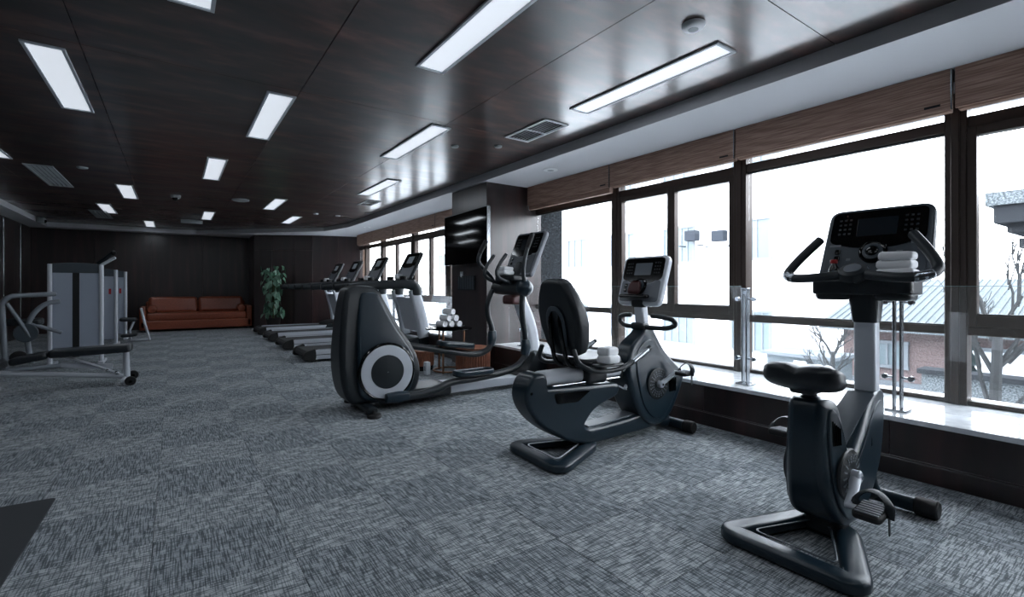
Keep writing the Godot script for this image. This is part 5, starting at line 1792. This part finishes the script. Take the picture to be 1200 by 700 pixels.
func weight_corner() -> void:
	var lab := ["frosted weight machine tower nearest the camera, with grips on top", "second frosted weight machine tower, behind the one with grips", "third frosted weight machine tower, closest to the sofa"]
	var t := make_tower()
	t.position = Vector3(-1.13, 0, -9.02)
	t.set_meta("label", lab[0])
	for c in [copy(t, Vector3(-1.17, 0, -11.62), 0.0, lab[1]), copy(t, Vector3(-1.11, 0, -12.85), 0.0, lab[2])]:
		bx(c, "red_sticker", Vector3(0.165, 0.96, 0.0265), Vector3(0.20, 1.06, 0.028), M.red_plastic)
	# press grips on the first tower
	var ar := MB.new()
	ar.tube(v3([[0.20, 1.36, -0.08], [0.30, 1.43, 0.0], [0.42, 1.515, 0.04]]), 0.022, 10)
	var ao := part(t, "press_arm", ar, M.silver_paint)
	var g1 := MB.new()
	g1.tube(v3([[0.22, 1.44, -0.16], [0.30, 1.50, -0.10], [0.385, 1.585, -0.05]]), 0.028, 10)
	part(ao, "hand_grip", g1, M.grip)
	var g2 := MB.new()
	g2.ball(Vector3(0.40, 1.59, -0.03), Vector3(0.035, 0.035, 0.035), 10)
	part(ao, "end_knob", g2, M.rubber)
	# small seat and lever at the third machine
	var ls := thing("leg_press_seat", "small black padded lever seat beside the farthest weight tower", "exercise seat", Vector3(-0.72, 0, -12.3))
	pad(ls, "pad", Vector3(-0.18, 0.48, 0), Vector3(0.10, 0.47, 0), 0.25, 0.07)
	pad(ls, "lower_pad", Vector3(-0.16, 0.15, 0.05), Vector3(0.10, 0.17, 0.05), 0.2, 0.06)
	var lf := MB.new()
	lf.tube(v3([[0.06, 0.44, 0], [-0.02, 0.22, 0], [0.0, 0.03, 0]]), 0.022, 10)
	lf.tube(v3([[0.16, 0.66, 0.05], [0.22, 0.36, 0.05], [0.30, 0.02, 0.05]]), 0.024, 10)
	lf.tube(v3([[-0.02, 0.025, 0.0], [0.30, 0.025, 0.05]]), 0.024, 10)
	part(ls, "frame", lf, M.silver_paint)
	# decline bench in front of the first tower
	var b := thing("weight_bench", "black padded bench on silver tube frame with small wheels", "weight bench", Vector3(-0.42, 0, -7.05))
	pad(b, "long_pad", Vector3(-0.68, 0.425, 0), Vector3(0.02, 0.445, 0), 0.27, 0.085)
	pad(b, "seat_pad", Vector3(-0.98, 0.355, 0), Vector3(-0.68, 0.415, 0), 0.27, 0.075)
	pad(b, "lower_pad", Vector3(-1.60, 0.33, -0.05), Vector3(-1.03, 0.335, -0.05), 0.36, 0.10)
	var fr := MB.new()
	fr.tube(v3([[-0.03, 0.07, 0], [-0.04, 0.37, 0]]), 0.032, 12)
	fr.tube(v3([[-0.03, 0.075, 0.0], [-0.55, 0.145, 0.0], [-1.10, 0.22, 0.0]]), 0.026, 12)
	fr.tube(v3([[-0.60, 0.36, 0], [-0.30, 0.22, 0.0], [-0.10, 0.11, 0.0]]), 0.03, 12, false, 0.5)
	fr.tube(v3([[-0.05, 0.055, -0.22], [-0.05, 0.055, 0.22]]), 0.024, 12)
	fr.tube(v3([[-1.10, 0.02, -0.22], [-1.10, 0.02, 0.22]]), 0.02, 12)
	fr.tube(v3([[-1.10, 0.02, 0.0], [-1.08, 0.30, 0.0]]), 0.026, 12)
	var fo := part(b, "frame", fr, M.silver_paint)
	for s in [-1, 1]:
		var wh := MB.new()
		wh.lathe([Vector2(0.025, -0.018), Vector2(0.046, -0.018), Vector2(0.052, -0.008), Vector2(0.052, 0.008), Vector2(0.046, 0.018), Vector2(0.025, 0.018)], Vector3(0.015, 0.052, s * 0.225), Vector3(0, 0, 1), 20)
		var wo := part(b, "wheel", wh, M.rubber)
		var hc := MB.new()
		hc.cyl(Vector3(0.015, 0.045, s * 0.225 - 0.018), Vector3(0.015, 0.045, s * 0.225 + 0.018), 0.018, 14)
		part(wo, "wheel_hub", hc, M.steel)
	var kn := MB.new()
	kn.ball(Vector3(-0.12, 0.13, 0.04), Vector3(0.022, 0.022, 0.022), 10)
	kn.ball(Vector3(-0.20, 0.16, 0.04), Vector3(0.018, 0.018, 0.018), 10)
	part(fo, "knob", kn, M.chrome)
	var gp := MB.new()
	gp.xf = Transform3D(Basis(Vector3(0, 0, 1), deg_to_rad(-8)), Vector3.ZERO)
	gp.box(Vector3(-0.62, 0.14, -0.03), Vector3(-0.18, 0.20, -0.02), 0.004)
	part(fo, "gusset", gp, M.silver_paint)
	# tubular lever machine left of the tower
	var lv := thing("lever_machine", "grey tubular lever machine with round plate left of the weight towers", "weight machine", Vector3(-1.94, 0, -8.78))
	var tb := MB.new()
	tb.tube(fillet(v3([[0.18, 0.05, 0.1], [0.15, 0.90, 0.1], [0.22, 0.98, 0.1], [0.62, 1.0, -0.05]]), 0.08, 5), 0.030, 12)
	tb.tube(spline(v3([[0.40, 0.10, 0.0], [0.36, 0.45, 0.0], [0.40, 0.70, 0.0], [0.52, 0.86, -0.02], [0.66, 0.90, -0.05]]), 4), 0.030, 12)
	tb.tube(v3([[0.20, 0.88, 0.1], [0.42, 0.40, 0.05]]), 0.022, 10)
	tb.tube(v3([[0.38, 0.62, 0.0], [0.68, 0.48, -0.05]]), 0.024, 10)
	tb.tube(v3([[0.10, 0.03, 0.1], [0.70, 0.03, -0.05]]), 0.03, 10)
	part(lv, "tube_frame", tb, M.grey_plastic)
	var dp := MB.new()
	dp.cyl(Vector3(0.36, 0.50, 0.04), Vector3(0.36, 0.50, 0.075), 0.12, 28, 0.008)
	var dpo := part(lv, "cam_plate", dp, M.panel_grey)
	var db := MB.new()
	db.cyl(Vector3(0.36, 0.50, 0.075), Vector3(0.36, 0.50, 0.085), 0.015, 12)
	part(dpo, "bolt", db, M.chrome)
	var wl := MB.new()
	wl.lathe([Vector2(0.07, -0.02), Vector2(0.085, -0.012), Vector2(0.085, 0.012), Vector2(0.07, 0.02)], Vector3(0.30, 0.19, 0.10), Vector3(0, 0, 1), 24)
	part(lv, "roller", wl, M.rubber)
	pad(lv, "pad", Vector3(0.0, 0.68, -0.1), Vector3(0.5, 0.68, -0.1), 0.22, 0.09)

# ---------------------------------------------------------------- sofa and plant
func lounge() -> void:
	var o := thing("leather_sofa", "brown leather sofa with two back cushions against the far wall", "sofa", Vector3(0.49, 0, -14.45))
	var L := 2.38
	var D := 0.90
	var b := MB.new()
	b.rbox(Vector3(0, 0.16, -D / 2), Vector3(L, 0.22, D), 0.04, 0.03, 3)
	part(o, "base", b, M.leather)
	for s in [-1, 1]:
		var a := MB.new()
		a.rbox(Vector3(s * (L / 2 - 0.065), 0.34, -D / 2), Vector3(0.13, 0.54, D), 0.04, 0.04, 4)
		part(o, "arm", a, M.leather)
	var bk := MB.new()
	bk.rbox(Vector3(0, 0.42, -D + 0.09), Vector3(L - 0.2, 0.62, 0.18), 0.05, 0.05, 3)
	part(o, "back_frame", bk, M.leather)
	var st := MB.new()
	st.rbox(Vector3(0, 0.355, -D / 2 + 0.07), Vector3(L - 0.27, 0.19, D - 0.18), 0.05, 0.05, 5)
	st.warp(func(p): return p + Vector3(0, 0.012 * cos(p.x * 1.3) if p.y > 0.38 else 0.0, 0))
	part(o, "seat_cushion", st, M.leather)
	for s in [-1, 1]:
		var c := MB.new()
		c.xf = Transform3D(Basis(Vector3(1, 0, 0), deg_to_rad(-14)), Vector3(s * 0.52, 0.63, -0.60))
		c.rbox(Vector3.ZERO, Vector3(1.02, 0.42, 0.20), 0.08, 0.08, 5)
		part(o, "back_cushion", c, M.leather)
		var r := MB.new()
		r.lathe([Vector2(0.03, -0.26), Vector2(0.085, -0.25), Vector2(0.10, -0.2), Vector2(0.10, 0.2), Vector2(0.085, 0.25), Vector2(0.03, 0.26)], Vector3(s * (L / 2 - 0.24), 0.545, -0.33), Vector3(0, 0, 1), 20)
		part(o, "bolster", r, M.leather)
	for x in [-1, 1]:
		for z in [-0.06, -D + 0.06]:
			bx(o, "foot", Vector3(x * (L / 2 - 0.1) - 0.035, 0, z - 0.035), Vector3(x * (L / 2 - 0.1) + 0.035, 0.055, z + 0.035), M.body_dark)
	# potted climbing plant on a pole
	var p := thing("potted_plant", "tall green leafy plant in a dark pot beside the sofa", "plant", Vector3(2.06, 0, -13.6))
	var po := MB.new()
	po.lathe([Vector2(0.12, 0.0), Vector2(0.14, 0.02), Vector2(0.18, 0.28), Vector2(0.19, 0.30), Vector2(0.17, 0.30), Vector2(0.16, 0.27)], Vector3.ZERO, Vector3.UP, 20)
	part(p, "pot", po, M.pot)
	var pole := MB.new()
	pole.cyl(Vector3(0, 0.25, 0), Vector3(0, 1.5, 0), 0.03, 10)
	part(p, "moss_pole", pole, M.stem)
	var lf := MB.new()
	var rng := RandomNumberGenerator.new()
	rng.seed = 12
	for k in 125:
		var y := rng.randf_range(0.32, 1.62)
		var a := rng.randf_range(0, TAU)
		var wid := 0.22 + 0.07 * sin(y * 6.0)
		if y > 1.25: wid = 0.28
		if y < 0.6: wid = 0.26
		var r := wid * sqrt(rng.randf_range(0.35, 1.0))
		var base := Vector3(cos(a) * r, y, sin(a) * r)
		var rad := Vector3(cos(a), rng.randf_range(-0.1, 0.5), sin(a)).normalized()
		var out := (rad * rng.randf_range(0.1, 0.6) + Vector3(rng.randf_range(-0.5, 0.5), -1.0, rng.randf_range(-0.5, 0.5))).normalized()
		var side := out.cross(rad).normalized()
		var nrm := side.cross(out).normalized()
		if nrm.dot(rad) < 0.0:
			nrm = -nrm
		var s := rng.randf_range(0.085, 0.125)
		var roll := rng.randf_range(-0.5, 0.5)
		side = side.rotated(out, roll)
		nrm = nrm.rotated(out, roll)
		# heart shaped leaf: two bent halves, given a little thickness
		var ed := [Vector2(0.0, -0.1), Vector2(0.42, -0.22), Vector2(0.56, 0.15), Vector2(0.40, 0.62), Vector2(0.0, 1.25)]
		var tri := PackedVector3Array()
		for lay in 2:
			var th := nrm * (0.0012 if lay == 0 else -0.0012)
			for sd in [-1.0, 1.0]:
				for i in 3:
					var q := []
					for pt in [ed[0], ed[i + 1], ed[i + 2]]:
						q.append(base + (out * pt.y + side * pt.x * sd + nrm * (absf(pt.x) * 0.22 - pt.y * pt.y * 0.14)) * s + th)
					if (sd > 0.0) == (lay == 0):
						tri.append_array([q[0], q[1], q[2]])
					else:
						tri.append_array([q[0], q[2], q[1]])
		lf.solid(tri)
	var fo := part(p, "foliage", lf, M.leaf, "", 30.0)
	fo.set_meta("kind", "stuff")

# ---------------------------------------------------------------- television, side table, stools
func column_things() -> void:
	var tv := thing("television", "large black wall television on the column", "television", Vector3(3.245, 1.745, -5.70))
	var y0 := -0.345
	var y1 := 0.355
	var z := 0.645
	var m := MB.new()
	m.rbox(Vector3(-0.03, 0.005, 0), Vector3(0.045, y1 - y0, 2 * z), 0.006, 0.004, 2)
	part(tv, "case", m, M.gloss_black)
	bx(tv, "screen", Vector3(-0.0545, y0 + 0.016, -z + 0.012), Vector3(-0.052, y1 - 0.012, z - 0.012), M.tv_screen)
	bx(tv, "bezel_edge", Vector3(-0.055, y0 + 0.0, z - 0.006), Vector3(-0.01, y1, z + 0.001), M.steel, 0.001)
	bx(tv, "bezel_edge", Vector3(-0.055, y1 - 0.004, -z), Vector3(-0.01, y1 + 0.001, z), M.grey_plastic, 0.001)
	bx(tv, "wall_bracket", Vector3(-0.01, -0.2, -0.25), Vector3(0.064, 0.2, 0.25), M.body_dark)
	tv.rotation_degrees.y = -3.0
	var sw := thing("wall_switch", "small white switch plate below the television", "switch", Vector3(3.322, 1.25, -6.0))
	bx(sw, "plate", Vector3(-0.008, -0.06, -0.04), Vector3(0.002, 0.06, 0.04), M.print_white, 0.003)
	bx(sw, "rocker", Vector3(-0.012, -0.03, -0.018), Vector3(-0.007, 0.03, 0.018), M.vent_white, 0.002)
	var gr := thing("wall_grille", "dark square ribbed grille on the column below the television", "grille", Vector3(3.322, 1.145, -5.87))
	bx(gr, "frame", Vector3(-0.010, -0.095, -0.24), Vector3(0.002, 0.105, 0.24), M.body_dark, 0.003)
	for k in 7:
		bx(gr, "rib", Vector3(-0.016, -0.08, -0.20 + k * 0.066 - 0.02), Vector3(-0.009, 0.09, -0.20 + k * 0.066 + 0.02), M.panel_grey, 0.003)
	# round side table with rolled towels
	var t := thing("side_table", "round dark side table with thin metal legs by the column", "table", Vector3(2.92, 0, -5.62))
	var tp := MB.new()
	tp.cyl(Vector3(0, 0.548, 0), Vector3(0, 0.565, 0), 0.30, 40, 0.004)
	part(t, "table_top", tp, M.gloss_black)
	for k in 3:
		var a := TAU * (k + 0.15) / 3
		var l := MB.new()
		l.cyl(Vector3(cos(a) * 0.20, 0.0, sin(a) * 0.20), Vector3(cos(a) * 0.20, 0.55, sin(a) * 0.20), 0.013, 12)
		part(t, "leg", l, M.copper)
	var ring := MB.new()
	var rp := []
	for k in 28:
		rp.append(Vector3(cos(TAU * k / 28) * 0.20, 0.02, sin(TAU * k / 28) * 0.20))
	ring.tube(rp, 0.011, 8, true)
	part(t, "foot_ring", ring, M.copper)
	var dish := thing("towel_dish", "shallow dark dish under the rolled towels on the side table", "dish", Vector3(2.92, 0.565, -5.62))
	var dm := MB.new()
	dm.lathe([Vector2(0.15, 0.0), Vector2(0.17, 0.004), Vector2(0.205, 0.022), Vector2(0.21, 0.026), Vector2(0.20, 0.026), Vector2(0.165, 0.010), Vector2(0.02, 0.008)], Vector3.ZERO, Vector3.UP, 30)
	part(dish, "dish", dm, M.body_dark)
	var spots := [[-0.095, 0.0, -0.02, 3.0], [0.0, 0.0, 0.0, -2.0], [0.095, 0.0, 0.02, 2.0], [-0.05, 0.075, 0.0, 6.0], [0.05, 0.075, 0.01, 4.0], [0.0, 0.158, 0.0, 8.0]]
	var names := ["outer rolled towel in the bottom row, room side", "middle rolled towel in the bottom row", "outer rolled towel in the bottom row, window side", "rolled towel in the second row, room side", "rolled towel in the second row, window side", "topmost rolled towel of the pyramid"]
	for k in spots.size():
		var s = spots[k]
		var r := thing("rolled_towel", "white %s on the side table" % names[k], "towel", Vector3(2.92 + s[0], 0.618 + s[1], -5.62 + s[2]), s[3], "rolled towels on the side table")
		var tm := MB.new()
		tm.lathe([Vector2(0.022, -0.095), Vector2(0.036, -0.098), Vector2(0.041, -0.088), Vector2(0.0415, 0.088), Vector2(0.036, 0.098), Vector2(0.022, 0.095)], Vector3.ZERO, Vector3(0, 0, 1), 18)
		tm.warp(func(p): return p + Vector3(0.003 * sin(p.z * 60.0 + p.y * 80.0), 0.003 * cos(p.z * 50.0), 0))
		part(r, "roll", tm, M.towel, "", 60.0)
	# ribbed wooden drums
	ribbed_drum(Vector3(3.05, 0, -5.22), 0.215, 0.35, "ribbed wooden drum stool beside the column, under the table edge")
	ribbed_drum(Vector3(2.68, 0, -5.95), 0.17, 0.26, "smaller ribbed wooden drum stool left of the side table legs")
	var ob := thing("outlet_box", "small white floor socket box at the side table foot", "socket", Vector3(2.58, 0, -5.55))
	bx(ob, "box", Vector3(-0.03, 0, -0.04), Vector3(0.03, 0.16, 0.04), M.white_cover, 0.006)
	bx(ob, "socket", Vector3(-0.034, 0.05, -0.022), Vector3(-0.029, 0.11, 0.022), M.panel_light, 0.002)

func ribbed_drum(at: Vector3, r: float, h: float, label: String) -> void:
	var o := thing("drum_stool", label, "stool", at, 0.0, "ribbed wooden stools")
	var b := MB.new()
	b.cyl(Vector3.ZERO, Vector3(0, 0.06, 0), r * 0.93, 32, 0.006)
	part(o, "dark_base", b, M.gloss_black)
	var c := MB.new()
	c.cyl(Vector3(0, 0.06, 0), Vector3(0, h - 0.03, 0), r * 0.95, 32, 0.004)
	part(o, "core", c, M.slat_wood)
	var rb := MB.new()
	rb.cyl(Vector3(0, 0.062, 0), Vector3(0, h - 0.03, 0), r * 0.055, 8, 0.004)
	var mesh := rb.mesh()
	for k in 40:
		var a := TAU * k / 40
		var q := part(o, "rib", mesh, M.slat_wood)
		q.position = Vector3(cos(a) * r * 0.95, 0, sin(a) * r * 0.95)
	var t := MB.new()
	t.cyl(Vector3(0, h - 0.03, 0), Vector3(0, h, 0), r, 40, 0.006)
	part(o, "top", t, M.slat_wood)

# ---------------------------------------------------------------- small things
func small_things() -> void:
	var m := thing("exercise_mat", "dark grey exercise mat cut off at the lower left", "mat", Vector3(-1.12, 0, -2.45), -1.0)
	var b := MB.new()
	b.rbox(Vector3(0, 0.006, 0), Vector3(1.2, 0.010, 1.92), 0.02, 0.004, 2)
	part(m, "mat", b, M.mat_rubber)
	var s := thing("wall_socket", "small white socket on the left wall near the metal strips", "socket", Vector3(LEFT_X, 0.35, -12.3))
	bx(s, "plate", Vector3(0.0, -0.05, -0.05), Vector3(0.012, 0.09, 0.05), M.print_white, 0.003)
	bx(s, "outlet", Vector3(0.012, -0.02, -0.025), Vector3(0.016, 0.05, 0.025), M.vent_white, 0.001)
